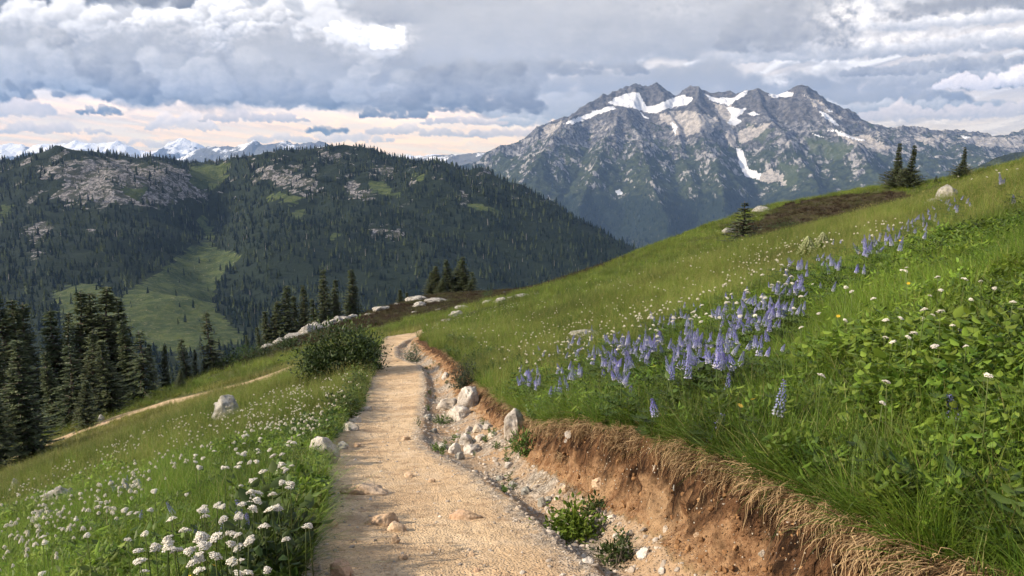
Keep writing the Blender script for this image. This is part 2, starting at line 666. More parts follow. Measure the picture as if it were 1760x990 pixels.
def build_sky_dome(R=60000.0):
    vv = np.arange(330.0, -200.0, -1.75)                      # fine rows and columns where the clouds have detail
    uu = np.arange(-420.0, 2180.0, 1.75)
    v2, u2 = np.meshgrid(vv[::-1], uu, indexing='ij')
    colr = cloud_sky(u2, v2)[::-1]
    az = np.arctan((uu - 880.0) / (FPX * 0.988))
    el = PITCH * -1 + np.arctan((495.0 - vv) / FPX)
    az_full = np.concatenate([np.linspace(az[-1] - 2 * np.pi, az[0], 60)[:-1], az])
    el_full = np.concatenate([[-0.12, -0.06], el, np.linspace(el[-1], 0.40, 10)[1:]])
    A, E = np.meshgrid(az_full, el_full)
    P = R * np.stack([np.sin(A) * np.cos(E), np.cos(A) * np.cos(E), np.sin(E)], -1)
    ne, na = A.shape
    Cc = np.zeros((ne, na, 3))
    t = sstep(0.0, 0.35, E)[..., None]
    n = fbm2(A * 3.0, E * 9.0, 5, .5, seed=77)[..., None]
    gen = lerp(np.array([.60, .50, .42]), np.array([.40, .42, .47]), t) * (1 + .9 * n)
    Cc[:] = gen
    fc, f0 = 59, 2
    Cc[f0:f0 + len(vv), fc:] = colr
    # blend the detailed part into the plain surroundings
    wj = np.minimum(np.arange(len(uu)), np.arange(len(uu))[::-1]) / 110.0
    wi = (len(vv) - 1 - np.arange(len(vv))) / 50.0
    wgt = (sstep(0, 1, wj)[None, :] * sstep(0, 1, wi)[:, None])[..., None]
    Cc[f0:f0 + len(vv), fc:] = lerp(gen[f0:f0 + len(vv), fc:], colr, wgt)
    me = mesh_np('sky', P.reshape(-1, 3), grid_faces(ne, na)[:, ::-1],
                 {'radiance': np.concatenate([Cc.reshape(-1, 3), np.ones((ne * na, 1))], 1)})
    m, nt, out = material('cloud_light')
    em = nt.n('ShaderNodeEmission')
    nt.put(em.inputs['Color'], nt.attr('radiance', 'Color'))
    em.inputs['Strength'].default_value = 1.0
    nt.links.new(em.outputs[0], out.inputs['Surface'])
    m.cycles.emission_sampling = 'NONE'
    tag(link('sky', me, m), kind='structure')


build_sky_dome()


def build_haze():
    x0, x1, y0, y1, z0, z1 = -11500, 11500, -3000, 14900, -560, 1450
    V = [(x, y, z) for z in (z0, z1) for y in (y0, y1) for x in (x0, x1)]
    F = [(0, 2, 3, 1), (4, 5, 7, 6), (0, 1, 5, 4), (2, 6, 7, 3), (0, 4, 6, 2), (1, 3, 7, 5)]
    m, nt, out = material('valley_haze')
    p = nt.n('ShaderNodeVolumePrincipled')
    p.inputs['Color'].default_value = (0.36, 0.57, 1.0, 1)
    p.inputs['Density'].default_value = 4.6e-5
    p.inputs['Anisotropy'].default_value = 0.1
    nt.links.new(p.outputs[0], out.inputs['Volume'])
    tag(link('haze', mesh_np('haze', V, F, smooth=False), m), kind='stuff')


build_haze()
# ------------------------------------------------------------------ the near hillside: one height function for everything that stands on it
# trail: photo rows with left edge, right edge and distance
TRAIL = np.array([(526, 1035, 988, 3.08), (545, 939, 921, 3.95), (558, 883, 864, 4.9), (558, 830, 821, 5.9), (545, 778, 795, 6.7),
                  (563, 722, 764, 8.0), (592, 722, 734, 9.8), (624, 727, 700, 12.0), (638, 732, 660, 15.0), (644, 722, 628, 18.2),
                  (645, 681, 614, 20.5), (650, 680, 596, 24.0), (654, 700, 585, 27.0), (668, 718, 578, 29.5), (712, 734, 571, 32.5)])
tL, tR = at(TRAIL[:, 0], TRAIL[:, 2], TRAIL[:, 3]), at(TRAIL[:, 1], TRAIL[:, 2], TRAIL[:, 3])
tY = tL[:, 1]
xL_raw = np.concatenate([[-0.75, -0.75, -0.76, -0.80], tL[:, 0], [-3.6, -2.0, 2.0, 8.0]])
xR_raw = np.concatenate([[0.60, 0.60, 0.55, 0.45], tR[:, 0], [-2.5, -0.6, 3.4, 9.5]])
zP_raw = np.concatenate([[-1.45, -1.50, -1.52, -1.55], tL[:, 2], [-7.0, -7.8, -9.0, -11.0]])
yP_raw = np.concatenate([[-15.0, -3.0, 0.5, 2.0], tY, [34.5, 38.0, 44.0, 60.0]])
_yf = np.linspace(-15, 60, 1501)


def _smooth_prof(vals):
    f = np.interp(_yf, yP_raw, vals)
    k = np.exp(-np.linspace(-2, 2, 25) ** 2)
    return np.convolve(np.pad(f, 12, 'edge'), k / k.sum(), 'valid')


_xl, _xr, _zp = _smooth_prof(xL_raw), _smooth_prof(xR_raw), _smooth_prof(zP_raw)
BANK = np.array([(1640, 975, 2.0), (1400, 870, 2.7), (1200, 765, 3.7), (1100, 745, 4.3), (1020, 728, 5.2), (930, 733, 6.8), (900, 715, 8.2),
                 (860, 690, 10.0), (825, 662, 12.5), (800, 636, 15.0), (775, 614, 18.0), (738, 594, 22.0), (724, 585, 26.0), (736, 570, 32.0)])
bP = at(BANK[:, 0], BANK[:, 1], BANK[:, 2])
_xt = np.interp(_yf, np.concatenate([[-15, 0.0], bP[:, 1], [38, 60]]), np.concatenate([[1.6, 1.35], bP[:, 0], [-1.0, 12.0]]))
_zt = np.interp(_yf, np.concatenate([[-15, 0.0], bP[:, 1], [38, 60]]), np.concatenate([[-0.8, -0.85], bP[:, 2], [-7.4, -10.5]]))
_k = np.exp(-np.linspace(-2, 2, 17) ** 2)
_xt = np.convolve(np.pad(_xt, 8, 'edge'), _k / _k.sum(), 'valid')
_zt = np.convolve(np.pad(_zt, 8, 'edge'), _k / _k.sum(), 'valid')
# how wide the cut face is, seen from above
_xw = np.interp(_yf, [0, 2, 3, 4.5, 6, 8, 12, 18, 24, 60], [.34, .32, .28, .2, .22, .22, .3, .3, .3, .3])


def trail_at(y):
    return [np.interp(y, _yf, f) for f in (_xl, _xr, _zp, _xt, _zt, _xw)]


# open slope: points known from the photo (pixel, distance) and points out of sight
PIX = [  # left meadow
    (0, 990, 5.4), (120, 880, 8.2), (260, 830, 9.0), (420, 760, 10.5), (0, 880, 11.5), (380, 695, 18.5), (520, 650, 18.5), (560, 700, 11.5), (90, 800, 16.5),
    (30, 800, 29.0), (110, 752, 35.0), (250, 705, 35.0), (430, 655, 34.0), (530, 622, 33.0), (300, 740, 22.0),
    # ground under the trees, outcrop, heather rise
    (200, 700, 46.0), (320, 655, 46.0), (400, 625, 48.0), (450, 603, 54.0), (520, 582, 58.0), (600, 548, 62.0), (560, 612, 38.0), (620, 566, 46.0),
    (700, 545, 52.0), (720, 513, 76.0), (655, 532, 68.0), (800, 507, 80.0), (880, 508, 70.0), (780, 530, 56.0), (690, 563, 41.0), (640, 585, 30.0),
    # right slope and its skyline
    (1300, 700, 4.3), (1500, 750, 3.2), (1400, 600, 5.3), (1300, 500, 10.5), (1200, 560, 8.6), (1050, 600, 10.5), (1650, 600, 4.0), (1650, 420, 9.0),
    (1500, 450, 10.0), (1000, 520, 26.0), (1200, 455, 24.0), (1400, 400, 24.0), (1600, 345, 27.0), (1730, 310, 22.0),
    (820, 537, 38.0), (900, 510, 43.0), (1000, 476, 47.0), (1110, 438, 50.0), (1250, 399, 52.0), (1300, 398, 50.0),
    (1322, 356, 64.0), (1420, 338, 67.0), (1510, 322, 68.0), (1600, 317, 66.0), (1640, 306, 62.0), (1700, 296, 54.0), (1760, 282, 46.0), (1860, 262, 40.0),
    (1440, 385, 53.0), (1560, 368, 52.0), (1380, 370, 58.0)]
base_pts = [tuple(p) for p in at(*np.array(PIX).T)]
for y in (-12.0, -6.0, -2.0, 0.5, 2.0):
    xl, xr, zp, xt, zt, xw = trail_at(y)
    base_pts += [(xl - .1, y, zp), (xt + .05, y, zt)]
    base_pts += [(xl - 6, y, zp - 2.1), (xl - 16, y, zp - 5.6), (xt + 4, y, zt + 1.5), (xt + 14, y, zt + 4.6), (xl - 40, y, zp - 15), (xt + 40, y, zt + 10)]
for i in range(0, len(tY) - 1, 1):
    base_pts.append((tL[i, 0] - .1, tL[i, 1], tL[i, 2]))
for i in range(len(bP)):
    base_pts.append((bP[i, 0] + .05, bP[i, 1], bP[i, 2]))
# beyond the edge the hill falls away
base_pts += [(-60, 30, -27), (-50, 60, -34), (-28, 66, -25), (-75, 80, -52), (-40, 100, -48), (-14, 88, -20), (-8, 125, -52), (8, 92, -18), (14, 130, -50),
             (24, 90, -13), (40, 95, -10), (60, 130, -40), (30, 135, -48), (60, 60, 4.0), (80, 40, 9.0), (90, 90, -4), (-100, 30, -50), (-100, 120, -75),
             (110, 140, -50), (120, 60, 8), (-100, -12, -40), (100, -12, 18), (0, 150, -70)]
base = TPS(base_pts, smooth=2e-5)


def ground_parts(x, y):
    """Height of the bare ground and the masks of trail, gutter and cut bank."""
    x = np.asarray(x, float)
    y = np.asarray(y, float)
    xl, xr, zp, xt, zt, xw = trail_at(y)
    near = sstep(46, 30, y)
    wob = fbm2(x * .0 + y * 1.1, y * .4, 4, .55, seed=21)
    xl = xl + .07 * wob + .05 * fbm2(y * 4.0, x * .5, 3, .5, seed=22)
    xr = xr + .06 * fbm2(y * 1.6, y * .2, 4, .55, seed=23)
    amp = np.clip((y - 1.0) * .4, .5, 1.0)
    xt = xt + amp * (.085 * fbm2(y * 1.7, y * .3, 3, .6, seed=24) + .035 * fbm2(y * 8.0, x * 1.2, 3, .6, seed=29))
    xb = np.maximum(xt - xw * (1 + .5 * fbm2(y * 2.3, y * 0, 3, .5, seed=25)), xr + .05)
    B = base(x, y)
    B = B + .10 * fbm2(x * .45, y * .45, 4, .5, seed=26) * sstep(.2, 2.0, np.maximum(xl - x, x - xt)) + .03 * fbm2(x * 2.2, y * 2.2, 3, .5, seed=27) * sstep(.1, .8, np.maximum(xl - x, x - xt))
    # trail bed: slightly dished, worn and lumpy
    w = np.maximum(xr - xl, .2)
    q = (x - xl) / w
    zt_bed = zp - .020 * np.sin(np.pi * np.clip(q, 0, 1)) + .022 * fbm2(x * 1.6, y * 1.2, 4, .5, seed=30) + .010 * fbm2(x * 7, y * 5, 4, .6, seed=31)
    rut = .012 * np.abs(fbm2((x - (xl + xr) / 2) * 7.5, y * .5, 3, .5, seed=32))
    zt_bed = zt_bed - rut
    # gutter between trail and bank
    gq = np.clip((x - xr) / np.maximum(xb - xr, .05), 0, 1)
    dip = np.minimum(.10, .35 * (xb - xr))
    zg = zp - dip * np.sin(np.pi * np.clip(gq * 1.05, 0, 1)) ** .8 + gq ** 2 * .12 * np.minimum((xb - xr), 1.0) + .028 * fbm2(x * 5, y * 5, 4, .6, seed=33) + .02 * fbm2(x * 17, y * 17, 3, .6, seed=35)
    # cut face
    fq = np.clip((x - xb) / np.maximum(xt - xb, .04), 0, 1)
    prof = np.where(fq < .45, .30 * (fq / .45) ** 1.3, .30 + .70 * ((fq - .45) / .55) ** .62)
    top = base(xt, y)
    zb = zp - .0 + .12 * np.minimum((xb - xr), 1.0)
    zf = lerp(zb, top, prof) + .03 * fbm2(x * 9, y * 6, 4, .6, seed=34) * np.sin(np.pi * fq)
    z = B.copy()
    e = sstep(-.16, .02, x - xl)                      # left lip
    z = np.where(x < xr, lerp(B, zt_bed, e), z)
    z = np.where((x >= xr) & (x < xb), lerp(zt_bed, zg, sstep(0, .12, x - xr)), z)
    z = np.where((x >= xb) & (x < xt), zf, z)
    z = lerp(B, z, near)
    m_path = (x >= xl) & (x < xr) & (y < 36)
    m_gut = (x >= xr) & (x < xb) & (y < 30)
    m_bank = (x >= xb) & (x < xt) & (y < 28)
    return z, m_path, m_gut, m_bank, q, gq, fq


def H(x, y):
    return ground_parts(x, y)[0]


# sheet with spacing that opens with distance from the trail head
tx = np.arange(-4.75, 4.951, .0142)
gx = 1.35 * np.sinh(tx) - .25
gy = np.concatenate([np.linspace(-15, 1.15, 30)[:-1], 1.15 * np.exp(np.arange(0, math.log(150 / 1.15), .0085))])
GX, GY = np.meshgrid(gx, gy)
GZ, mP, mG, mB, GQ, GG, GF = ground_parts(GX, GY)
_lx, _ly = tx, gy


def ground_z(x, y):
    """Fast height look-up on the built sheet (bilinear)."""
    x = np.asarray(x, float)
    y = np.asarray(y, float)
    fx = np.clip((np.arcsinh((x + .25) / 1.35) - tx[0]) / .0142, 0, len(gx) - 1.001)
    fy = np.interp(y, gy, np.arange(len(gy)))
    fy = np.clip(fy, 0, len(gy) - 1.001)
    i, j = fy.astype(int), fx.astype(int)
    a, b = fy - i, fx - j
    return (GZ[i, j] * (1 - a) * (1 - b) + GZ[i, j + 1] * (1 - a) * b + GZ[i + 1, j] * a * (1 - b) + GZ[i + 1, j + 1] * a * b)


def mask_at(mask, x, y):
    j = np.clip(np.round((np.arcsinh((np.asarray(x) + .25) / 1.35) - tx[0]) / .0142).astype(int), 0, len(gx) - 1)
    i = np.clip(np.round(np.interp(y, gy, np.arange(len(gy)))).astype(int), 0, len(gy) - 1)
    return mask[i, j]


def on_ground(u, v, lift=0.0, dmin=1.6, dmax=95.0):
    """Where the sight line through a photo pixel meets the hillside (raised by lift)."""
    r = ray(u, v)
    shp = r.shape[:-1]
    r = r.reshape(-1, 3)
    lift = np.broadcast_to(np.asarray(lift, float), shp).reshape(-1)
    ds = dmin * (dmax / dmin) ** np.linspace(0, 1, 420)
    hit = np.full(len(r), np.nan)
    prev = None
    for d in ds:
        p = r * d
        f = p[:, 2] - ground_z(p[:, 0], p[:, 1]) - lift
        if prev is not None:
            new = np.isnan(hit) & (f <= 0)
            t = prev[1] / np.maximum(prev[1] - f, 1e-9)
            hit = np.where(new, prev[0] + (d - prev[0]) * np.clip(t, 0, 1), hit)
        prev = (d, f)
    P = r * hit[:, None]
    P[:, 2] -= lift
    return P.reshape(*shp, 3)


# further masks: lower trail (re-appearing on the left), heather ground
LOWER = on_ground([-140, 20, 112, 180, 250, 340, 430, 500, 548], [845, 790, 751, 725, 703, 680, 655, 634, 616])
LOWER = LOWER[~np.isnan(LOWER[:, 0])]
dl = np.full(GX.shape, 99.0)
sel = (GX < 0) & (GY > 12) & (GY < 60)
dl[sel] = poly_dist(GX[sel], GY[sel], LOWER[:, :2]) + .25 * fbm2(GX[sel] * .6, GY[sel] * .6, 3, .5, seed=50)
mL = dl < .85
PU, PV, PD = project(np.stack([GX, GY, GZ], -1))
hn = fbm2(GX * .35, GY * .35, 5, .55, seed=51)
vis = (GY > 30)
heath_a = sstep(36, 47, GY + 5 * hn) * sstep(-28, -20, GX) * sstep(14, 4, GX) * (GY > 30)
xx = GX + 3 * hn
heath_a *= 1 - sstep(0, 3, 44 + .9 * np.maximum(GX + 8, 0) * .6 - GY - 3 * hn)
kn = np.maximum(sstep(1.0, .5, ((PU - 1450) / 175) ** 2 + ((PV - 366 + (PU - 1450) * .10) / 34) ** 2 + .7 * hn), 0) * (GY > 40)
kn = np.maximum(kn, .8 * sstep(.95, .6, ((PU - 1330) / 110) ** 2 + ((PV - 396) / 18) ** 2 + .8 * hn) * (GY > 40))
heath = np.clip(np.maximum(heath_a, kn), 0, 1)
mH = (heath > .5) & ~mP & ~mL

cls = np.zeros(GX.shape, int)
cls[mP] = 1
cls[mG] = 2
cls[mB] = 3
cls[mL] = 4
cls[mH & (cls == 0)] = 5
xl_, xr_, zp_, xt_, zt_, xw_ = trail_at(GY)
near_path = np.where(GY < 36, sstep(.14, -.02, np.where(GX < (xl_ + xr_) / 2, xl_ - GX, GX - xr_)), 0)
att = {'path': near_path.ravel(), 'gutter': mG.astype(float).ravel(), 'bank': mB.astype(float).ravel(), 'face': GF.ravel(),
       'lower': sstep(1.1, .7, dl).ravel(), 'heath': heath.ravel(), 'across': GQ.ravel(), 'along': GY.ravel()}
V = np.stack([GX, GY, GZ], -1).reshape(-1, 3)
# push the cut face in and out so that it reads as torn earth with an undercut
bz = (mB * np.sin(np.pi * np.clip(GF, 0, 1))).ravel()
V[:, 0] += bz * (.10 * fbm2(V[:, 1] * 5, V[:, 2] * 4, 4, .6, seed=36) + .05 * fbm2(V[:, 1] * 19, V[:, 2] * 15, 4, .65, seed=37))
V[:, 1] += bz * .03 * fbm2(V[:, 1] * 9, V[:, 2] * 7, 3, .6, seed=38)
F = grid_faces(*GX.shape)
fcls = cls.ravel()[F]
fc = np.max(fcls, axis=1)


def ground_material():
    m, nt, out = material('hillside')
    pos = nt.n('ShaderNodeNewGeometry').outputs['Position']
    path, gut, bank, face = (nt.attr(k) for k in ('path', 'gutter', 'bank', 'face'))
    low, heath, across = nt.attr('lower'), nt.attr('heath'), nt.attr('across')
    n1 = nt.noise(pos, 1.3, 5, .55)
    n2 = nt.noise(pos, 9.0, 6, .62)
    n3 = nt.noise(pos, 45.0, 4, .65)
    # thatch under the grass
    soil = nt.mix(n1, (.030, .045, .012), (.085, .095, .030))
    soil = nt.mix(nt.smooth(n2, .52, .7), soil, (.12, .10, .05))
    # trail dirt
    dirt = nt.mix(nt.smooth(n1, .35, .65), (.52, .37, .228), (.635, .48, .31))
    dirt = nt.mix(nt.mul(nt.smooth(n2, .50, .64), .75), dirt, (.36, .245, .15))
    dirt = nt.mix(nt.mul(nt.smooth(n3, .56, .70), .55), dirt, (.66, .50, .34))
    pale = nt.smooth(nt.noise(pos, 2.6, 4, .6), .50, .68)
    dirt = nt.mix(nt.mul(pale, .5), dirt, (.66, .52, .37))
    dirt = nt.mix(nt.mul(nt.smooth(nt.noise(pos, 1.7, 5, .65), .55, .66), .55), dirt, (.30, .21, .135))
    grit = nt.voronoi(pos, 62.0)
    gcol = nt.voronoi(pos, 62.0, out='Color')
    gv = nt.sep(gcol)[0]
    stone = nt.mix(gv, (.20, .17, .14), (.62, .56, .48))
    spot = nt.mul(nt.smooth(grit, .36, .24), nt.smooth(gv, .45, .6))
    dirt = nt.mix(nt.mul(spot, .55), dirt, stone)
    edge = nt.math('MAXIMUM', nt.smooth(across, .84, 1.0), nt.smooth(across, .12, .0))
    gravel_c = nt.mix(nt.smooth(nt.noise(pos, 26, 3, .6), .4, .62), (.17, .15, .125), (.42, .375, .32))
    gravel_c = nt.mix(nt.smooth(grit, .34, .2), gravel_c, stone)
    dirt = nt.mix(nt.mul(edge, nt.smooth(n2, .36, .56, .25, .9)), dirt, gravel_c)
    gutc = nt.mix(nt.smooth(n1, .38, .62), gravel_c, (.36, .25, .155))
    # cut earth: dark humus on top, ochre subsoil below, streaked downwards
    sx_, sy2, sz2 = nt.sep(pos)
    streak = nt.noise(nt.xyz(nt.mul(sx_, 14), nt.mul(sy2, 26), nt.mul(sz2, 5)), 1.0, 5, .65)
    lum = nt.noise(pos, 15.0, 6, .68)
    och = nt.mix(nt.smooth(lum, .34, .66), (.175, .090, .045), (.42, .262, .145))
    och = nt.mix(nt.mul(nt.smooth(n1, .50, .66), .6), och, (.46, .32, .19))
    hum = nt.mix(nt.smooth(streak, .40, .62), (.022, .012, .007), (.15, .080, .042))
    hum_f = nt.smooth(nt.add(face, nt.mul(nt.sub(nt.noise(pos, 5.0, 4, .6), .5), 1.2)), .28, .62)
    earth = nt.mix(hum_f, och, hum)
    earth = nt.mix(nt.mul(nt.smooth(grit, .30, .18), nt.smooth(gv, .86, .92)), earth, (.52, .46, .38))
    # heather and peat
    hth = nt.mix(nt.noise(pos, 2.4, 6, .65), (.022, .018, .012), (.070, .056, .032))
    hth = nt.mix(nt.smooth(nt.noise(pos, .9, 5, .6), .52, .68), hth, (.055, .060, .020))
    c = nt.mix(nt.smooth(nt.add(heath, nt.mul(nt.sub(n2, .5), .5)), .35, .65), soil, hth)
    c = nt.mix(nt.smooth(nt.add(path, nt.mul(nt.sub(n2, .5), .9)), .35, .65), c, dirt)
    c = nt.mix(low, c, nt.mix(n2, (.40, .28, .18), (.55, .42, .29)))
    c = nt.mix(gut, c, gutc)
    c = nt.mix(bank, c, earth)
    tread = nt.noise(nt.xyz(nt.mul(across, 19), nt.mul(nt.attr('along'), .55), 0.0), 1.0, 5, .7)
    n3 = nt.add(n3, nt.mul(nt.mul(nt.smooth(tread, .50, .62), path), .22))
    h = nt.add(nt.mul(n3, .55), nt.mul(nt.smooth(grit, .5, .1), .5))
    h = nt.add(h, nt.mul(nt.noise(pos, 20, 6, .7), nt.add(.8, nt.mul(bank, 1.5))))
    nrm = nt.bump(h, 1.0, .022)
    principled(nt, out, c, .95, nrm, .1)
    return m


M_GROUND = ground_material()
for k, nm in enumerate(('meadow_ground', 'path', 'ditch', 'earth_bank', 'lower_path', 'heather_ground')):
    sv, sf, sa = submesh(V, F, fc == k, att)
    tag(link(nm, mesh_np(nm, sv, sf, sa), M_GROUND), kind='structure')
# ------------------------------------------------------------------ far terrain
def far_grid(x0, x1, y0, y1, nx, ny):
    X, Y = np.meshgrid(np.linspace(x0, x1, nx), np.linspace(y0, y1, ny))
    return X, Y


def poly_mask(u, v, polys, wob, amp):
    m = np.zeros(u.shape, bool)
    du, dv = wob
    for p in polys:
        m |= in_poly(u + du * amp, v + dv * amp, p)
    return m.astype(float)


# ---- forested hill across the side valley
HILL = np.array([
    (-260, 318, 1480), (-120, 300, 1480), (0, 284, 1490), (60, 268, 1480), (130, 260, 1450), (200, 273, 1480), (290, 269, 1540), (345, 279, 1590), (420, 278, 1650),
    (500, 268, 1700), (560, 258, 1680), (640, 250, 1640), (720, 263, 1590), (800, 288, 1530), (860, 313, 1480), (940, 355, 1430), (1020, 402, 1380),
    (1100, 440, 1330), (1180, 484, 1280), (1300, 535, 1230),
    (-200, 370, 1230), (0, 352, 1240), (150, 340, 1250), (300, 340, 1340), (375, 372, 1370), (500, 345, 1400), (640, 332, 1390), (760, 352, 1340), (880, 402, 1290),
    (-200, 440, 1020), (0, 432, 1040), (200, 430, 1050), (330, 442, 1070), (450, 425, 1150), (600, 424, 1150), (750, 434, 1150), (900, 455, 1190), (1000, 474, 1200),
    (-200, 520, 850), (0, 520, 850), (200, 520, 820), (330, 515, 850), (400, 535, 850), (500, 522, 950), (700, 522, 1000), (900, 522, 1050), (1100, 525, 1100),
    (-200, 620, 640), (0, 620, 650), (300, 598, 650), (600, 598, 750), (900, 600, 900), (1200, 600, 1000)], float)
HILL[:20, 1] += np.array([8, 8, 8, 9, 8, 7, 8, 6, 6, 6, 6, 6, 6, 5, 4, 2, 0, 0, 0, 0])
hp = [tuple(p) for p in at(HILL[:, 0], HILL[:, 1], HILL[:, 2])]
for (u, v, d) in HILL[:20]:
    p = at(u, v, d)
    k = 1 + 420.0 / d
    hp.append((p[0] * k, p[1] * k, p[2] - 130))
hp += [(-100, 150, -115), (0, 160, -120), (120, 180, -125), (-250, 80, -130), (250, 150, -150), (-500, 250, -140), (500, 600, -260), (900, 900, -330), (700, 1300, -300),
       (900, 1600, -340), (-1300, 900, -60)]
hill_f = TPS(hp, smooth=1e-5)
HX, HY = far_grid(-1500, 1150, 60, 2150, 380, 330)
hb = hill_f(HX, HY)
hup = sstep(-200, 0, hb)
hrid = ridged2(HX / 330.0, HY / 330.0, 5, .5, seed=60) - .55
HZ = hb + (6 + 34 * hup) * hrid * sstep(.0, .4, hup + .2) + 9 * fbm2(HX / 60, HY / 60, 4, .5, seed=61) * (.3 + hup)
HZ += 4 * np.abs(fbm2(HX / 26.0, HY / 26.0, 3, .5, seed=66)) * hup
gul = at(np.array([386, 372, 362, 372, 388]), np.array([318, 360, 405, 440, 470]), np.array([1500, 1370, 1220, 1090, 980]))
gd = poly_dist(HX, HY, gul[:, :2])
HZ -= 38 * np.exp(-(gd / 75.0) ** 2) * sstep(430, 560, HY)
spur = at(np.array([440, 432, 440, 455]), np.array([300, 345, 395, 440]), np.array([1560, 1380, 1230, 1100]))
HZ += 26 * np.exp(-(poly_dist(HX, HY, spur[:, :2]) / 80.0) ** 2)
hu, hv, hd = project(np.stack([HX, HY, HZ], -1))
wob = (fbm2(HX / 45, HY / 45, 4, .55, seed=62), fbm2(HX / 45, HY / 45, 4, .55, seed=63))
wf = (fbm2(HX / 16, HY / 16, 3, .55, seed=64), fbm2(HX / 16, HY / 16, 3, .55, seed=65))
HILL_MEADOW = [
    [(210, 505), (262, 478), (300, 448), (330, 425), (352, 418), (372, 424), (410, 436), (408, 452), (382, 470), (368, 500), (372, 530), (392, 556), (430, 585), (300, 610), (215, 580)],
    [(335, 372), (348, 366), (362, 384), (372, 412), (360, 416), (348, 396)], [(325, 285), (395, 280), (385, 312), (352, 330), (330, 318)],
    [(90, 502), (140, 486), (185, 490), (200, 520), (215, 580), (120, 580)], [(205, 322), (255, 318), (250, 342), (215, 338)], [(500, 360), (522, 362), (520, 384), (500, 378)],
    [(455, 338), (480, 330), (520, 340), (500, 352)], [(625, 308), (660, 316), (690, 336), (664, 338), (640, 326)], [(560, 400), (590, 402), (575, 414)],
    [(700, 295), (730, 303), (722, 316)], [(790, 348), (830, 352), (870, 362), (830, 366)], [(345, 440), (362, 470), (350, 500), (330, 470)], [(0, 350), (20, 355), (10, 380), (0, 385)]]
HILL_ROCK = [
    [(60, 285), (160, 272), (190, 282), (245, 282), (300, 285), (340, 310), (365, 330), (350, 345), (300, 342), (285, 352), (240, 350), (200, 352), (130, 352), (85, 340), (110, 310), (70, 300)],
    [(180, 270), (260, 285), (330, 305), (345, 330), (290, 320), (220, 300)], [(420, 285), (470, 285), (540, 310), (560, 330), (500, 325), (450, 300)],
    [(640, 285), (680, 292), (685, 300), (645, 300)], [(40, 395), (80, 380), (95, 392), (60, 420)], [(540, 258), (590, 262), (560, 285)], [(590, 310), (640, 330), (632, 345), (600, 335)],
    [(640, 390), (700, 400), (690, 410), (640, 400)], [(52, 425), (70, 438), (58, 445)], [(150, 380), (165, 392), (155, 400)]]
hm = poly_mask(hu, hv, HILL_MEADOW, wf, 12)
hr = poly_mask(hu, hv, HILL_ROCK, wf, 22)
rock_n = fbm2(HX / 32, HY / 32, 5, .6, seed=67)
hrk = np.clip(hr * sstep(-.45, -.02, rock_n) + sstep(.16, .34, rock_n) * sstep(-120, 0, HZ) * .95, 0, 1) * (1 - hm)
h_at = {'meadow': hm.ravel(), 'rock': hrk.ravel()}


def hill_material():
    m, nt, out = material('forest_floor')
    pos = nt.n('ShaderNodeNewGeometry').outputs['Position']
    n = nt.noise(pos, .05, 6, .6)
    n2 = nt.noise(pos, .22, 6, .68)
    g = nt.mix(nt.smooth(n, .4, .6), (.030, .048, .018), (.062, .082, .028))
    g = nt.mix(nt.mul(nt.smooth(n2, .5, .64), .7), g, (.10, .105, .045))
    g = nt.mix(nt.smooth(n2, .66, .72), g, (.33, .32, .30))
    dk = nt.mix(n2, (.007, .014, .011), (.020, .030, .017))
    rk = nt.mix(nt.smooth(n2, .40, .62), (.060, .060, .062), (.27, .26, .265))
    rk = nt.mix(nt.mul(nt.smooth(nt.noise(pos, .075, 5, .65), .48, .56), .9), rk, (.030, .036, .024))
    c = nt.mix(nt.smooth(nt.add(nt.attr('meadow'), nt.mul(nt.sub(n2, .5), .5)), .4, .6), dk, g)
    c = nt.mix(nt.smooth(nt.add(nt.attr('rock'), nt.mul(nt.sub(n2, .5), .9)), .40, .55), c, rk)
    principled(nt, out, c, .95, nt.bump(n2, .8, 3.0), .1)
    return m


link_hill = tag(link('forested_hill', mesh_np('forested_hill', np.stack([HX, HY, HZ], -1).reshape(-1, 3), grid_faces(*HX.shape), h_at), hill_material()), kind='structure')


# ---- the snow-streaked mountain
def seg_ridges(X, Y, ridges):
    """Highest of many ridge lines, each falling off to both sides."""
    Z = np.full(X.shape, -900.0)
    for (pts, s_near, s_far, pw) in ridges:
        P = at(*np.array(pts, float).T)
        best = np.full(X.shape, -2000.0)
        for a, b in zip(P[:-1], P[1:]):
            dx, dy = b[0] - a[0], b[1] - a[1]
            L = dx * dx + dy * dy
            t = np.clip(((X - a[0]) * dx + (Y - a[1]) * dy) / L, 0, 1)
            ex, ey = X - a[0] - t * dx, Y - a[1] - t * dy
            dist = np.sqrt(ex * ex + ey * ey)
            sl = np.where(ey < 0, s_near, s_far)
            h = a[2] + t * (b[2] - a[2]) - sl * dist ** pw * 100 ** (1 - pw)
            best = np.maximum(best, h)
        k = 28.0
        m = np.maximum(Z, best)
        Z = m + k * np.log1p(np.exp(-np.abs(Z - best) / k)) * .45
    return Z


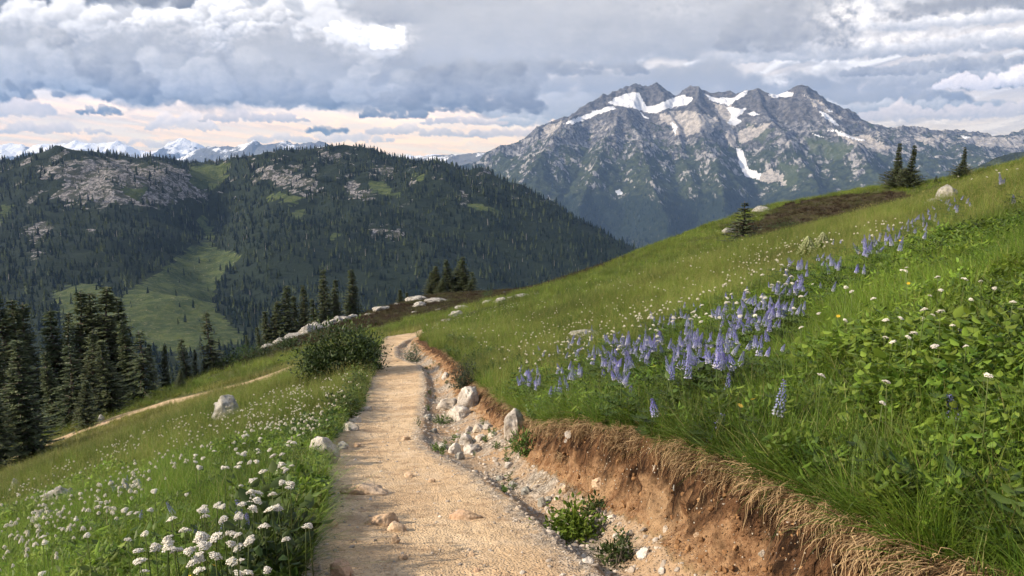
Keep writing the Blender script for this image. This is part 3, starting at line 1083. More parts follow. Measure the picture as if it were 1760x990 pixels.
SKYLINE = [(700, 300, 5600), (780, 285, 5700), (828, 272, 5800), (870, 246, 5900), (920, 221, 6000), (960, 206, 6050), (1000, 187, 6100), (1015, 172, 6150), (1030, 166, 6200),
           (1060, 153, 6300), (1086, 147, 6350), (1112, 151, 6350), (1130, 147, 6350), (1150, 156, 6350), (1160, 163, 6300), (1186, 148, 6250), (1200, 147, 6200),
           (1225, 152, 6200), (1250, 161, 6200), (1270, 161, 6150), (1290, 151, 6100), (1300, 146, 6100), (1322, 156, 6100), (1345, 156, 6100), (1366, 150, 6050),
           (1378, 144, 6000), (1400, 156, 5950), (1430, 176, 5900), (1470, 197, 5850), (1510, 212, 5800), (1545, 222, 5800)]
RIDGES = [
    (SKYLINE, .75, .8, 1.0),
    ([(1000, 187, 6100), (950, 235, 5400), (905, 300, 4800), (870, 370, 4300), (860, 430, 3900)], .62, .62, 1.0),
    ([(1040, 183, 6050), (1074, 182, 5850), (1098, 230, 5350), (1120, 300, 4800), (1140, 370, 4300), (1150, 430, 3900)], .72, .7, 1.0),
    ([(1074, 182, 5850), (1045, 240, 5300), (1010, 310, 4750), (990, 380, 4300)], .70, .7, 1.0),
    ([(1200, 147, 6200), (1196, 172, 5900), (1205, 225, 5450), (1232, 290, 4950), (1245, 350, 4500), (1250, 420, 4000)], .78, .8, 1.0),
    ([(1130, 147, 6350), (1150, 195, 5850), (1172, 250, 5350), (1190, 320, 4800)], .75, .75, 1.0),
    ([(1300, 146, 6100), (1318, 190, 5750), (1350, 235, 5350), (1390, 290, 4900), (1420, 350, 4500), (1440, 420, 4000)], .74, .74, 1.0),
    ([(1378, 144, 6000), (1420, 200, 5550), (1470, 250, 5100), (1520, 310, 4650), (1550, 380, 4200)], .70, .7, 1.0),
    ([(1470, 197, 5850), (1530, 250, 5300), (1600, 300, 4850), (1660, 360, 4400)], .62, .62, 1.0),
    ([(1545, 222, 5800), (1600, 221, 5900), (1650, 223, 6000), (1700, 226, 6100), (1760, 229, 6200), (1900, 236, 6400), (2050, 240, 6600)], .42, .6, 1.0),
    ([(1620, 224, 5900), (1680, 270, 5200), (1740, 320, 4700)], .5, .5, 1.0),
    ([(1760, 229, 6200), (1820, 280, 5400), (1880, 330, 4900)], .5, .5, 1.0),
]
MX, MY = far_grid(-1100, 4700, 3300, 7300, 620, 420)
wxm, wym = 60 * fbm2(MX / 420, MY / 420, 4, .55, seed=80), 60 * fbm2(MX / 420, MY / 420, 4, .55, seed=81)
MZ = seg_ridges(MX + wxm * .8, MY + wym * .8, RIDGES)
mfloor = -430 + 40 * fbm2(MX / 900, MY / 900, 3, .5, seed=82)
MZ = np.where(MZ > mfloor, MZ, mfloor)
MZ = MZ + 30 * np.log1p(np.exp(-np.abs(MZ - mfloor) / 30))
mup = sstep(-420, 100, MZ)
rd = ridged2(MX / 380, MY / 520, 6, .55, seed=83)
MZ += mup * (78 * (rd - .52) + 26 * fbm2(MX / 150, MY / 150, 5, .55, seed=84) + 12 * (ridged2(MX / 85, MY / 110, 4, .55, seed=85) - .5))
# snow basin scooped out behind the left sub-peak, and the central gully
bx, by, _ = at(1120, 178, 6020)
MZ -= 46 * np.exp(-((MX - bx) / 330) ** 2 - ((MY - by) / 150) ** 2)
mu, mv, md = project(np.stack([MX, MY, MZ], -1))
mw = (fbm2(MX / 130, MY / 130, 5, .6, seed=86), fbm2(MX / 130, MY / 130, 5, .6, seed=87))
SNOW = [
    [(1045, 174), (1062, 166), (1076, 160), (1100, 160), (1106, 172), (1110, 181), (1122, 183), (1145, 172), (1175, 163), (1192, 168), (1180, 180), (1146, 187), (1126, 196), (1105, 192), (1080, 184), (1050, 179)],
    [(968, 212), (1015, 193), (1055, 182), (1058, 187), (1012, 202), (982, 213)],
    [(1210, 162), (1230, 168), (1256, 168), (1286, 154), (1284, 162), (1262, 173), (1250, 181), (1225, 174)],
    [(1246, 184), (1268, 186), (1282, 186), (1277, 194), (1265, 204), (1276, 207), (1264, 216), (1250, 212), (1256, 198)],
    [(1320, 162), (1340, 158), (1364, 159), (1362, 166), (1326, 169)], [(1284, 195), (1296, 190), (1307, 197), (1295, 200)],
    [(1408, 191), (1422, 197), (1442, 216), (1434, 216), (1418, 205)], [(1415, 186), (1432, 189), (1430, 193)],
    [(1264, 255), (1276, 257), (1281, 272), (1287, 289), (1308, 297), (1303, 308), (1281, 303), (1271, 281)],
    [(1056, 328), (1066, 325), (1072, 333), (1060, 336)], [(1420, 222), (1450, 228), (1490, 243), (1470, 240)], [(1100, 193), (1118, 204), (1108, 203)], [(1148, 212), (1166, 216), (1162, 228)],
    [(1395, 227), (1420, 236), (1405, 233)], [(1650, 232), (1670, 236), (1660, 240)]]
SCREE_AND_SUNLIT = [
    [(1228, 176), (1250, 182), (1262, 200), (1262, 230), (1272, 255), (1258, 252), (1246, 225), (1236, 200)], [(1282, 275), (1312, 288), (1350, 296), (1352, 316), (1312, 314), (1286, 300), (1320, 292)],
    [(1130, 196), (1190, 190), (1232, 205), (1220, 228), (1165, 232), (1140, 215)], [(930, 222), (968, 206), (962, 218), (944, 234)],  # first outline: sunlit rock, its light painted as a pale warm patch
    [(1270, 225), (1300, 215), (1330, 205), (1300, 240), (1276, 250)], [(1380, 160), (1420, 185), (1460, 205), (1440, 205), (1400, 185)],
    [(1440, 222), (1500, 240), (1560, 262), (1500, 258), (1450, 240)], [(1560, 232), (1620, 236), (1600, 250)], [(1640, 236), (1760, 236), (1760, 256), (1690, 250)]]
snow = poly_mask(mu, mv, SNOW, mw, 5)
scree = poly_mask(mu, mv, SCREE_AND_SUNLIT, mw, 14)  # mask of real scree plus the painted sunlit patch
gyv, gxv = np.gradient(MZ, MY[1, 0] - MY[0, 0], MX[0, 1] - MX[0, 0])
steep = np.hypot(gxv, gyv)
alt = sstep(-150, 470, MZ + 130 * mw[0])
bare = np.clip(alt * .85 + .25 * sstep(.5, 1.0, steep) + .4 * mw[1], 0, 1)
forest_m = sstep(-120, -260, MZ + 120 * mw[1] - 60 * (steep - .6))
greenp = poly_mask(mu, mv, [[(1330, 270), (1372, 285), (1368, 316), (1348, 320), (1352, 296)], [(1285, 215), (1330, 222), (1310, 250), (1285, 240)], [(1380, 235), (1470, 250), (1440, 275), (1390, 262)]], mw, 10)
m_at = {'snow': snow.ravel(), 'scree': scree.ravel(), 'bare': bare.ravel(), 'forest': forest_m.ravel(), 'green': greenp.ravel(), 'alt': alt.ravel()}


def mountain_material():
    m, nt, out = material('mountain_rock')
    pos = nt.n('ShaderNodeNewGeometry').outputs['Position']
    n = nt.noise(pos, .0085, 8, .66)
    n2 = nt.noise(pos, .032, 7, .70)
    sx_, sy2, sz2 = nt.sep(pos)
    st = nt.noise(nt.xyz(nt.mul(sx_, .055), nt.mul(sy2, .016), nt.mul(sz2, .014)), 1.0, 6, .65)
    veg = nt.mix(nt.smooth(n2, .42, .6), (.018, .026, .016), (.052, .068, .030))
    rock = nt.mix(nt.smooth(n2, .38, .62), (.038, .040, .046), (.165, .167, .175))
    light = nt.mix(nt.smooth(n2, .35, .6), (.17, .168, .17), (.36, .35, .345))
    patch = nt.add(nt.mul(nt.sub(st, .5), 1.3), nt.mul(nt.sub(n, .5), 1.5))
    rk = nt.mix(nt.smooth(nt.add(patch, nt.mul(nt.sub(n2, .5), .5)), .03, .20), rock, light)
    bare = nt.attr('bare')
    c = nt.mix(nt.smooth(nt.add(bare, nt.mul(patch, 1.5)), .40, .60), veg, rk)
    top = nt.mix(nt.smooth(n2, .4, .62), (.048, .048, .052), (.125, .122, .126))
    c = nt.mix(nt.mul(nt.smooth(nt.attr('alt'), .80, .98), .8), c, top)
    c = nt.mix(nt.smooth(nt.add(nt.attr('forest'), nt.mul(nt.sub(n2, .5), .7)), .35, .65), c, (.014, .024, .016))
    c = nt.mix(nt.mul(nt.attr('green'), .8), c, (.062, .082, .034))
    scree_and_sunlit = nt.smooth(nt.add(nt.attr('scree'), nt.mul(nt.sub(n2, .5), 1.0)), .45, .65)  # covers scree and the sunlight put into the summit rock colour
    c = nt.mix(scree_and_sunlit, c, nt.mix(nt.smooth(n2, .38, .6), (.24, .225, .21), (.46, .43, .40)))
    c = nt.mix(nt.smooth(nt.add(nt.attr('snow'), nt.mul(nt.sub(n2, .5), 1.1)), .42, .54), c, (.74, .76, .80))
    principled(nt, out, c, .92, nt.bump(nt.add(nt.mul(n, 1.0), nt.mul(n2, .5)), 1.0, 42.0), .1)
    return m


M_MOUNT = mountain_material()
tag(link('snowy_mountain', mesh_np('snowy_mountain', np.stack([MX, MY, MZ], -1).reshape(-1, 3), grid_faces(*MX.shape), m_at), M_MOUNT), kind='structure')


# ---- distant ranges and the forested spur at the right edge
def range_strip(name, sky, depth_back, drop, seed, rough_h, nx, ny, near_, mat, keep=1.0):
    S = np.array(sky, float)
    S[:, 2] *= near_
    P = at(S[:, 0], S[:, 1], S[:, 2])
    x = np.linspace(P[0, 0], P[-1, 0], nx)
    zr = np.interp(x, P[:, 0], P[:, 2])
    yr = np.interp(x, P[:, 0], P[:, 1])
    t = np.linspace(-1, .6, ny)[:, None]
    X = np.broadcast_to(x, (ny, nx)).copy()
    Y = yr[None] + t * depth_back
    Z = zr[None] - np.abs(t) ** .8 * drop
    sc = depth_back * .28
    Z = Z + rough_h * (ridged2(X / sc, Y / sc, 6, .55, seed=seed) - .55) * (.35 + .65 * np.minimum(np.abs(t) * 4, 1)) + rough_h * .25 * fbm2(X / (sc * .2), Y / (sc * .2), 4, .55, seed=seed + 1)
    alt_ = sstep(-.55, 0.0, -np.abs(t) + .35 * fbm2(X / (sc * .5), Y / (sc * .5), 5, .6, seed=seed + 2)) * keep
    me = mesh_np(name, np.stack([X, Y, Z], -1).reshape(-1, 3), grid_faces(ny, nx), {'snowline': alt_.ravel()})
    return tag(link(name, me, mat), kind='structure')


def distant_material(name, snow_a, snow_b, base_c):
    m, nt, out = material(name)
    pos = nt.n('ShaderNodeNewGeometry').outputs['Position']
    n = nt.noise(pos, .0035, 7, .66)
    n2 = nt.noise(pos, .011, 6, .68)
    c = nt.mix(n2, base_c, tuple(x * 2.3 for x in base_c))
    f = nt.add(nt.attr('snowline'), nt.mul(nt.sub(n, .5), 1.7))
    c = nt.mix(nt.smooth(f, snow_a, snow_b), c, (.82, .83, .85))
    principled(nt, out, c, .95, nt.bump(n, 1.0, 120.0), .05)
    return m


M_DIST = distant_material('distant_snow', .58, .72, (.045, .050, .060))
M_DIST2 = distant_material('distant_rock', .98, 1.12, (.070, .072, .070))
range_strip('distant_mountains', [(-200, 250, 16500), (-60, 258, 16500), (20, 246, 16500), (50, 252, 16400), (80, 245, 16300), (118, 243, 16200), (131, 239, 16200), (145, 246, 16200),
                                  (170, 245, 16200), (200, 243, 16200), (225, 250, 16200), (250, 262, 16300), (270, 258, 16300), (290, 244, 16200), (315, 237, 16200), (340, 243, 16200),
                                  (360, 252, 16300), (400, 256, 16300), (440, 262, 16400), (520, 262, 16400), (600, 268, 16400), (760, 262, 16400), (800, 266, 16400), (980, 270, 16400)],
            2600, 760, 100, 190, 520, 110, .80, M_DIST)
range_strip('distant_ridge', [(240, 300, 10800), (300, 275, 10800), (330, 256, 10700), (370, 250, 10700), (400, 252, 10600), (425, 246, 10500), (436, 240, 10500), (448, 246, 10500), (470, 243, 10500),
                              (487, 239, 10500), (505, 246, 10500), (530, 244, 10500), (550, 243, 10500), (580, 250, 10600), (620, 262, 10800), (680, 280, 10800), (760, 300, 10900)],
            1900, 620, 110, 120, 360, 90, 1.0, M_DIST2)
range_strip('distant_plateau', [(690, 275, 9000), (730, 268, 9000), (760, 265, 9000), (790, 264, 9000), (815, 262, 8900), (840, 260, 8900), (900, 258, 9000), (1000, 262, 9200)],
            1300, 420, 120, 60, 160, 60, 1.0, M_DIST2)
range_strip('dark_spur', [(1600, 330, 2300), (1650, 297, 2300), (1680, 282, 2280), (1720, 266, 2250), (1760, 257, 2230), (1840, 240, 2200), (1960, 225, 2200), (2100, 230, 2250)],
            620, 300, 130, 26, 160, 90, 1.0, M_MOUNT, 0.0)

vf = np.array([(-60000, -12000, -545), (60000, -12000, -545), (60000, 62000, -545), (-60000, 62000, -545)], float)
mv_, ntv, outv = material('valley_ground')
posv = ntv.n('ShaderNodeNewGeometry').outputs['Position']
principled(ntv, outv, ntv.mix(ntv.noise(posv, .004, 6, .6), (.014, .022, .014), (.05, .06, .03)), .95, None, .05)
tag(link('valley_floor', mesh_np('valley_floor', vf, [(0, 1, 2, 3)]), mv_), kind='structure')
# ------------------------------------------------------------------ far forest (uncountable) and near conifers (each a thing)
RNG = np.random.RandomState(11)


def low_conifer(seed, tiers=6, sides=8):
    r = np.random.RandomState(seed)
    mb = MB()
    lean = r.normal(0, .012, 2)
    for k in range(tiers):
        t0 = k / tiers
        z0 = .06 + .90 * t0 ** .92
        z1 = min(1.0, z0 + (1.35 - .2 * t0) / tiers + .02)
        rr = .175 * (1 - t0) ** .85 + .018
        a = np.arange(sides) * 2 * np.pi / sides + r.rand() * 6
        rad_ = rr * np.where(np.arange(sides) % 2 == 0, 1.0, .52) * r.uniform(.7, 1.25, sides)
        V = [(lean[0] * z1, lean[1] * z1, z1)] + [(rad_[i] * math.cos(a[i]) + lean[0] * z0, rad_[i] * math.sin(a[i]) + lean[1] * z0, z0 - .045 * rad_[i] / rr + r.normal(0, .012)) for i in range(sides)]
        mb.put(V, [(0, 1 + i, 1 + (i + 1) % sides) for i in range(sides)], r.rand())
    return mb.mesh('far_conifer_%d' % seed, smooth=False)


def far_tree_material(name, dark, light, warm_):
    m, nt, out = material(name)
    pos = nt.n('ShaderNodeNewGeometry').outputs['Position']
    rnd = nt.n('ShaderNodeObjectInfo').outputs['Random']
    c = nt.mix(nt.smooth(nt.add(nt.mul(rnd, .7), nt.mul(nt.noise(pos, .006, 3, .5), .6)), .3, 1.0), dark, light)
    c = nt.mix(nt.mul(nt.smooth(nt.add(rnd, nt.mul(nt.noise(pos, .011, 3, .5), 1.2)), 1.15, 1.5), .85), c, warm_)  # broad noise paints some trees lighter and yellower, as if sunlit
    principled(nt, out, c, .9, None, .05)
    return m


def snag():
    mb = MB()
    tube(mb, [(0, 0, 0), (.01, 0, .4), (.0, .01, .85)], [.028, .02, .006], 5, .5)
    for k in range(7):
        a = k * 2.4
        tube(mb, [(0, 0, .25 + .08 * k), (.07 * math.cos(a), .07 * math.sin(a), .23 + .08 * k)], [.008, .003], 3, .5)
    return mb.mesh('far_snag')


M_SNAG, nts_, outs_ = material('dead_wood')
principled(nts_, outs_, (.24, .22, .20), .9, None, .05)
M_FARTREE = far_tree_material('far_needles', (.005, .011, .011), (.016, .029, .022), (.060, .075, .034))
far_protos = proto_collection('far_conifer_source', [(low_conifer(100 + i, 5 + i % 3), M_FARTREE) for i in range(5)] + [(snag(), M_SNAG)])


def bil(A, x0, x1, y0, y1, x, y):
    fx = np.clip((x - x0) / (x1 - x0) * (A.shape[1] - 1), 0, A.shape[1] - 1.001)
    fy = np.clip((y - y0) / (y1 - y0) * (A.shape[0] - 1), 0, A.shape[0] - 1.001)
    i, j = fy.astype(int), fx.astype(int)
    a, b = fy - i, fx - j
    return A[i, j] * (1 - a) * (1 - b) + A[i, j + 1] * (1 - a) * b + A[i + 1, j] * a * (1 - b) + A[i + 1, j + 1] * a * b


def forest(name, n, box, Z, dens_f, hlo, hhi, coll, seed, cone=.74):
    r = np.random.RandomState(seed)
    x0, x1, y0, y1 = box
    x, y = r.uniform(x0, x1, n), r.uniform(y0, y1, n)
    z = bil(Z, x0, x1, y0, y1, x, y)
    ok = (np.abs(x) < cone * y + 60) & (r.rand(n) < dens_f(x, y, z))
    x, y, z = x[ok], y[ok], z[ok]
    k = len(x)
    h = r.uniform(hlo, hhi, k) * r.choice([.35, .5, .7, .85, 1, 1.1], k)
    w = h * r.uniform(.65, 1.55, k)
    rot = np.stack([r.normal(0, .03, k), r.normal(0, .03, k), r.uniform(0, 6.28, k)], -1)
    o = scatter(name, np.stack([x, y, z - .3], -1), rot, np.stack([w, w, h], -1), np.where(r.rand(k) < .035, 5, r.randint(0, 5, k)), coll)
    return tag(o, kind='stuff'), k


def hill_dens(x, y, z):
    mdw = bil(hm, -1500, 1150, 60, 2150, x, y)
    rck = bil(hrk, -1500, 1150, 60, 2150, x, y)
    cl = fbm2(x / 70, y / 70, 5, .6, seed=91)
    d = .97 - .80 * sstep(.02, .30, cl) - .45 * sstep(-10, 30, z) * sstep(-.1, .25, cl) * (x < -250)
    d = d * (1 - (.985 - .05 * sstep(-128, -142, z)) * sstep(.3, .7, mdw)) * (1 - .90 * sstep(.25, .7, rck) * sstep(.32, .05, cl))
    return d * (y > 430)


o_, k_ = forest('forest_trees', 125000, (-1500, 1150, 60, 2150), HZ, hill_dens, 6.0, 13.5, far_protos, 5)


def mount_dens(x, y, z):
    f = bil(forest_m, -1100, 4700, 3300, 7300, x, y)
    sc_ = bil(np.maximum(scree, np.maximum(snow, greenp * .8)), -1100, 4700, 3300, 7300, x, y)
    b = bil(bare, -1100, 4700, 3300, 7300, x, y)
    cl = fbm2(x / 160, y / 160, 4, .6, seed=92)
    return np.clip(f * .95 + .30 * sstep(.1, .4, cl) * (1 - b), 0, 1) * (1 - sc_)


forest('mountain_forest', 60000, (-1100, 4700, 3300, 7300), MZ, mount_dens, 13, 22, far_protos, 6)


def needle_material(name, dark, light, tip):
    m, nt, out = material(name)
    t = nt.attr('tint')
    pos = nt.n('ShaderNodeNewGeometry').outputs['Position']
    rnd = nt.n('ShaderNodeObjectInfo').outputs['Random']
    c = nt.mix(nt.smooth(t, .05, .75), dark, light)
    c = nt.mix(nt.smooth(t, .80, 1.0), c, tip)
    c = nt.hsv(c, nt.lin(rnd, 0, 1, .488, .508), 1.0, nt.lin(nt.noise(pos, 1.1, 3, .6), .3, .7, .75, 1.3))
    leafy(nt, out, c, .12, .6, .2)
    return m


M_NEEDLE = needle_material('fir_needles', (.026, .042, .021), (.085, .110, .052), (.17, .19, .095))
mb_, ntb, outb = material('conifer_bark')
posb = ntb.n('ShaderNodeNewGeometry').outputs['Position']
principled(ntb, outb, ntb.mix(ntb.noise(posb, 9, 5, .6), (.055, .045, .038), (.20, .175, .15)), .9, None, .1)
M_BARK = mb_


def conifer(seed, kind):
    """Crown and trunk meshes of one conifer of height 1 (kind sets the outline and how the branches are carried)."""
    r = np.random.RandomState(seed)
    K = dict(spire=dict(rad=.125, rows=46, per=(7, 10), droop=(-.55, .15), bare=.03, gap=.10, p=.80, spray=.030),
             fir=dict(rad=.185, rows=42, per=(7, 11), droop=(-.50, .25), bare=.02, gap=.12, p=.85, spray=.034),
             ragged=dict(rad=.155, rows=36, per=(5, 8), droop=(-.75, .05), bare=.10, gap=.34, p=.75, spray=.034),
             tiered=dict(rad=.36, rows=15, per=(9, 12), droop=(-.22, .18), bare=.03, gap=.04, p=.95, spray=.055),
             bushy=dict(rad=.40, rows=40, per=(9, 13), droop=(-.10, .30), bare=.0, gap=.06, p=1.0, spray=.042))[kind]
    mb, tb = MB(), MB()
    lean = r.normal(0, .018, 2)
    axis = lambda z: np.array([lean[0] * z + .012 * math.sin(z * 7 + seed), lean[1] * z + .012 * math.cos(z * 6 + seed), z])
    side = r.uniform(.75, 1.15, 12)
    pts = [axis(z) for z in np.linspace(-.03, .99, 9)]
    tube(tb, pts, np.linspace(.020, .0025, 9) * (1.6 if kind in ('tiered', 'bushy') else 1.0), 6)
    quadsV, quadsT = [], []
    for i in range(K['rows']):
        t = (i + r.uniform(-.3, .3)) / K['rows']
        t = min(max(t, 0), .985)
        z = K['bare'] + (1 - K['bare']) * t
        if kind == 'bushy':
            prof = (1 - t / .46) ** .55 * .9 + .16 if t < .44 else .26 * (1 - t) / .56
            prof = max(prof, .02)
        else:
            prof = (1 - t) ** K['p'] * (1.0 if t > .08 else .75 + 3 * t) + .02
        n = r.randint(*K['per'])
        n = max(4, int(n * (1.0 - .35 * t)))
        a0 = r.rand() * 6.28
        for b in range(n):
            if r.rand() < K['gap']:
                continue
            a = a0 + b * 6.283 / n + r.normal(0, .18)
            L = K['rad'] * prof * r.uniform(.68, 1.18) * side[int(a / 6.283 * 12) % 12]
            slope = lerp(K['droop'][0], K['droop'][1], t) + r.normal(0, .10)
            if kind == 'bushy':
                slope += .35 * sstep(.5, 0, t)
            da = np.array([math.cos(a), math.sin(a), 0.0])
            dn = np.array([-math.sin(a), math.cos(a), 0.0])
            o = axis(z)
            m = max(4, int(L / K['spray'] * 2.3) + 2)
            s = np.linspace(.10, 1.0, m)
            curve = slope * s + .22 * s * s * (1 if slope < 0 else .2)
            P = o + L * s[:, None] * da + (L * curve)[:, None] * np.array([0, 0, 1.0])
            if m > 4:
                tube(tb, [o, P[m // 2], P[-1]], [.0045, .003, .001], 3, cap=False)
            for j in range(m):
                wdt = K['spray'] * r.uniform(.7, 1.25) * (1.15 - .55 * s[j])
                for sd in (-1, 0, 1):
                    f = (da * r.uniform(.45, .85) + dn * sd * r.uniform(.55, .95) + np.array([0, 0, r.uniform(-.35, .18)]))
                    f /= np.linalg.norm(f)
                    ln = wdt * r.uniform(.9, 1.5)
                    sdv = np.cross(f, np.array([0, 0, 1.0]) + r.normal(0, .55, 3))
                    sdv /= np.linalg.norm(sdv) + 1e-9
                    w = ln * .19
                    p0 = P[j] - f * ln * .1
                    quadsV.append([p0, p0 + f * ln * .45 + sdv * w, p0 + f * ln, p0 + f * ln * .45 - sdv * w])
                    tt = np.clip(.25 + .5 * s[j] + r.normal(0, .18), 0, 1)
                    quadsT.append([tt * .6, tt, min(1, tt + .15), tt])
    # leader
    for j in range(10):
        z = 1 - j * .012
        for k in range(4):
            a = r.rand() * 6.28
            f = np.array([math.cos(a) * .6, math.sin(a) * .6, .6])
            sdv = np.array([-math.sin(a), math.cos(a), 0])
            ln = .012 + .0016 * j
            p0 = axis(z - .01)
            quadsV.append([p0, p0 + f * ln * .5 + sdv * ln * .2, p0 + f * ln, p0 + f * ln * .5 - sdv * ln * .2])
            quadsT.append([.4, .6, .8, .6])
    V = np.array(quadsV).reshape(-1, 3)
    mb.put(V, np.arange(len(V)).reshape(-1, 4), np.array(quadsT).ravel())
    return mb.mesh('%s_crown_%d' % (kind, seed), smooth=False), tb.mesh('%s_trunk_%d' % (kind, seed))


CON = {}
for kind_, cnt in (('spire', 4), ('fir', 4), ('ragged', 3), ('tiered', 1), ('bushy', 3)):
    CON[kind_] = [conifer(300 + 17 * i + len(kind_), kind_) for i in range(cnt)]

tree_no = {}


def plant_tree(u, vb, vt, d, kind, label, group=None, name='fir_tree', wide=1.0, tilt=0.0, cat='tree', snap=None):
    P = at(u, vb, d) if snap is None else on_ground(u, snap)
    z = float(ground_z(P[0], P[1])) - .05
    dep = P[1] * math.cos(PITCH) - z * math.sin(PITCH)
    h = float(ray(u, vt)[2]) * dep - z
    i = tree_no.get(kind, 0)
    tree_no[kind] = i + 1
    cr, tk = CON[kind][i % len(CON[kind])]
    rz = (i * 2.399 + u * .01) % 6.283
    t = empty(name, (P[0], P[1], z), rz, (h * wide, h * wide, h))
    t.rotation_euler.x = tilt * math.sin(rz)
    t.rotation_euler.y = tilt * math.cos(rz)
    tag(t, label, cat, group)
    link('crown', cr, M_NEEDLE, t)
    link('trunk', tk, M_BARK, t)
    return t


GL, GC, GK, GR = 'conifers of the left stand', 'conifers behind the white outcrop', 'conifers on the heather rise', 'small conifers on the right skyline'
LEFT_TREES = [
    (52, 800, 578, 29.5, 'fir', 'big front conifer left, broad base on the open grass, lighter green than the trees behind', 1.15),
    (-6, 790, 640, 28.0, 'fir', 'dull teal conifer cut off by the left picture edge, beside the big front conifer', 1.3),
    (18, 745, 489, 44, 'spire', 'tall thin conifer with ragged tip at the far left, rising above its neighbours', 1.1),
    (44, 745, 508, 45, 'fir', 'dark conifer just right of the tall thin one at the far left', .9),
    (57, 735, 512, 46, 'spire', 'dark conifer whose tip pairs with a twin behind the big front conifer', 1.1),
    (2, 745, 534, 42, 'fir', 'black-green conifer at the left picture edge behind the front trees', .9),
    (98, 730, 527, 45, 'fir', 'dense rounded conifer standing behind and right of the big front conifer', 1.05),
    (135, 725, 531, 47, 'spire', 'narrow half-hidden conifer left of the tall spire in the stand', .9),
    (148, 720, 493, 45, 'spire', 'tall slender spire beside the broad many-tipped conifer', 1.1),
    (180, 715, 498, 46, 'fir', 'left stem of the broad many-tipped conifer, the bulkiest top of the left stand', 1.15),
    (194, 712, 487, 45, 'fir', 'tallest tip of the broad many-tipped conifer in the left stand', 1.2),
    (210, 712, 506, 46, 'fir', 'right stem of the broad many-tipped conifer in the left stand', 1.0),
    (224, 706, 545, 44, 'spire', 'even cone-shaped conifer stepping down right of the broad many-tipped one', 1.2),
    (126, 738, 584, 39, 'ragged', 'pale ragged conifer with bare tip in front of the dark stand', 1.3),
    (190, 715, 580, 39, 'fir', 'grey-green conifer in the front row beneath the broad many-tipped one', 1.2),
    (247, 692, 563, 41, 'ragged', 'thin-crowned ragged conifer at the lower trail, showing its pale stem', 1.5),
    (263, 688, 586, 45, 'spire', 'small dark conifer tip behind the ragged one near the lower trail', 1.0),
    (286, 674, 590, 46, 'spire', 'short narrow conifer between the ragged one and the spindly pair', 1.1),
    (150, 742, 650, 36, 'fir', 'young low conifer at the foot of the stand on the left', 1.3),
    (92, 745, 600, 40, 'spire', 'slim dark conifer tucked directly behind the big front conifer', 1.2),
    (168, 716, 560, 41, 'spire', 'slim conifer in the gap left of the grey-green front-row tree', 1.1),
    (320, 658, 578, 45, 'ragged', 'spindly open-crowned conifer with bare lower trunk above the lower trail', 1.5),
    (312, 672, 634, 40, 'fir', 'low bushy young conifer spreading at the foot of the spindly one', 1.6),
    (338, 650, 598, 47, 'spire', 'short dark conifer right of the spindly open-crowned one', 1.2),
    (366, 640, 532, 46, 'ragged', 'tall lone conifer with gappy crown at the right end of the left stand', 1.25),
    (352, 645, 610, 46, 'fir', 'stubby dark conifer at the foot of the tall lone one', 1.3),
]
for (u, vb, vt, d, kd, lb, w) in LEFT_TREES:
    plant_tree(u, vb, vt, d, kd, lb, GL, wide=w * 1.25)
for (u, vb, vt, d, kd, lb, w) in [
        (424, 610, 574, 54, 'spire', 'tiny thin conifer at the lower left end of the white outcrop', 1.0),
        (447, 604, 560, 58, 'spire', 'small conifer beside the low end of the white outcrop', 1.1),
        (461, 602, 532, 60, 'fir', 'leftmost full-sized conifer of the clump behind the outcrop', .9),
        (477, 598, 514, 60, 'spire', 'slim conifer second from the left in the clump behind the outcrop', 1.2),
        (493, 594, 488, 60, 'fir', 'broad dark conifer with two shoulders, bulkiest behind the white outcrop', 1.0),
        (507, 590, 505, 61, 'spire', 'half-hidden conifer right behind the bulky two-shouldered one', 1.1),
        (525, 580, 487, 60, 'fir', 'clean cone-shaped conifer in the middle of the clump behind the outcrop', .85),
        (541, 572, 511, 63, 'spire', 'short thin conifer in the gap at the middle of the outcrop clump', 1.2),
        (558, 566, 460, 62, 'fir', 'tall conifer with slightly bent tip, left of the two right-hand ones of the outcrop clump', .82),
        (576, 560, 479, 63, 'spire', 'conifer squeezed between the two tallest ones behind the outcrop', 1.25),
        (606, 548, 460, 64, 'spire', 'tall separate conifer at the upper right end of the white outcrop', 1.3)]:
    plant_tree(u, vb, vt, d, kd, lb, GC, wide=w * 1.4)
for (u, vb, vt, d, kd, lb, w) in [
        (690, 520, 497, 80, 'fir', 'tiny dark conifer left of the pale boulders on the heather rise', 1.3),
        (699, 519, 501, 81, 'spire', 'smallest conifer sprig beside the tiny one on the heather rise', 1.3),
        (740, 514, 465, 80, 'fir', 'leftmost and shorter conifer of the tight clump on the heather rise', 1.2),
        (753, 512, 456, 80, 'spire', 'second conifer of the tight clump on the heather rise', 1.6),
        (769, 512, 444, 80, 'fir', 'middle dark conifer of the tight clump on the heather rise', 1.1),
        (785, 511, 447, 81, 'spire', 'conifer in the notch between the two main crowns of the heather clump', 1.5),
        (797, 510, 439, 80, 'fir', 'tallest and densest conifer of the clump on the heather rise', 1.15),
        (811, 509, 466, 79, 'ragged', 'half-dead conifer with pale bare stem at the right of the heather clump', 1.7),
        (760, 513, 478, 77, 'fir', 'low front conifer filling the foot of the heather clump', 1.7)]:
    plant_tree(u, vb, vt, d, kd, lb, GK, wide=w * 1.6)
plant_tree(1276, 408, 344, 46, 'tiered', 'small conifer with separate flat tiers at the left end of the right-hand knoll', GR, wide=1.45, snap=416)
plant_tree(1541, 322, 246, 66, 'bushy', 'left twin of the skyline pair, thin spire over a wide bushy base', GR, wide=1.0, snap=323)
plant_tree(1563, 322, 249, 66.5, 'bushy', 'right twin of the skyline pair, leaning slightly over its bushy base', GR, wide=1.05, tilt=.06, snap=323)
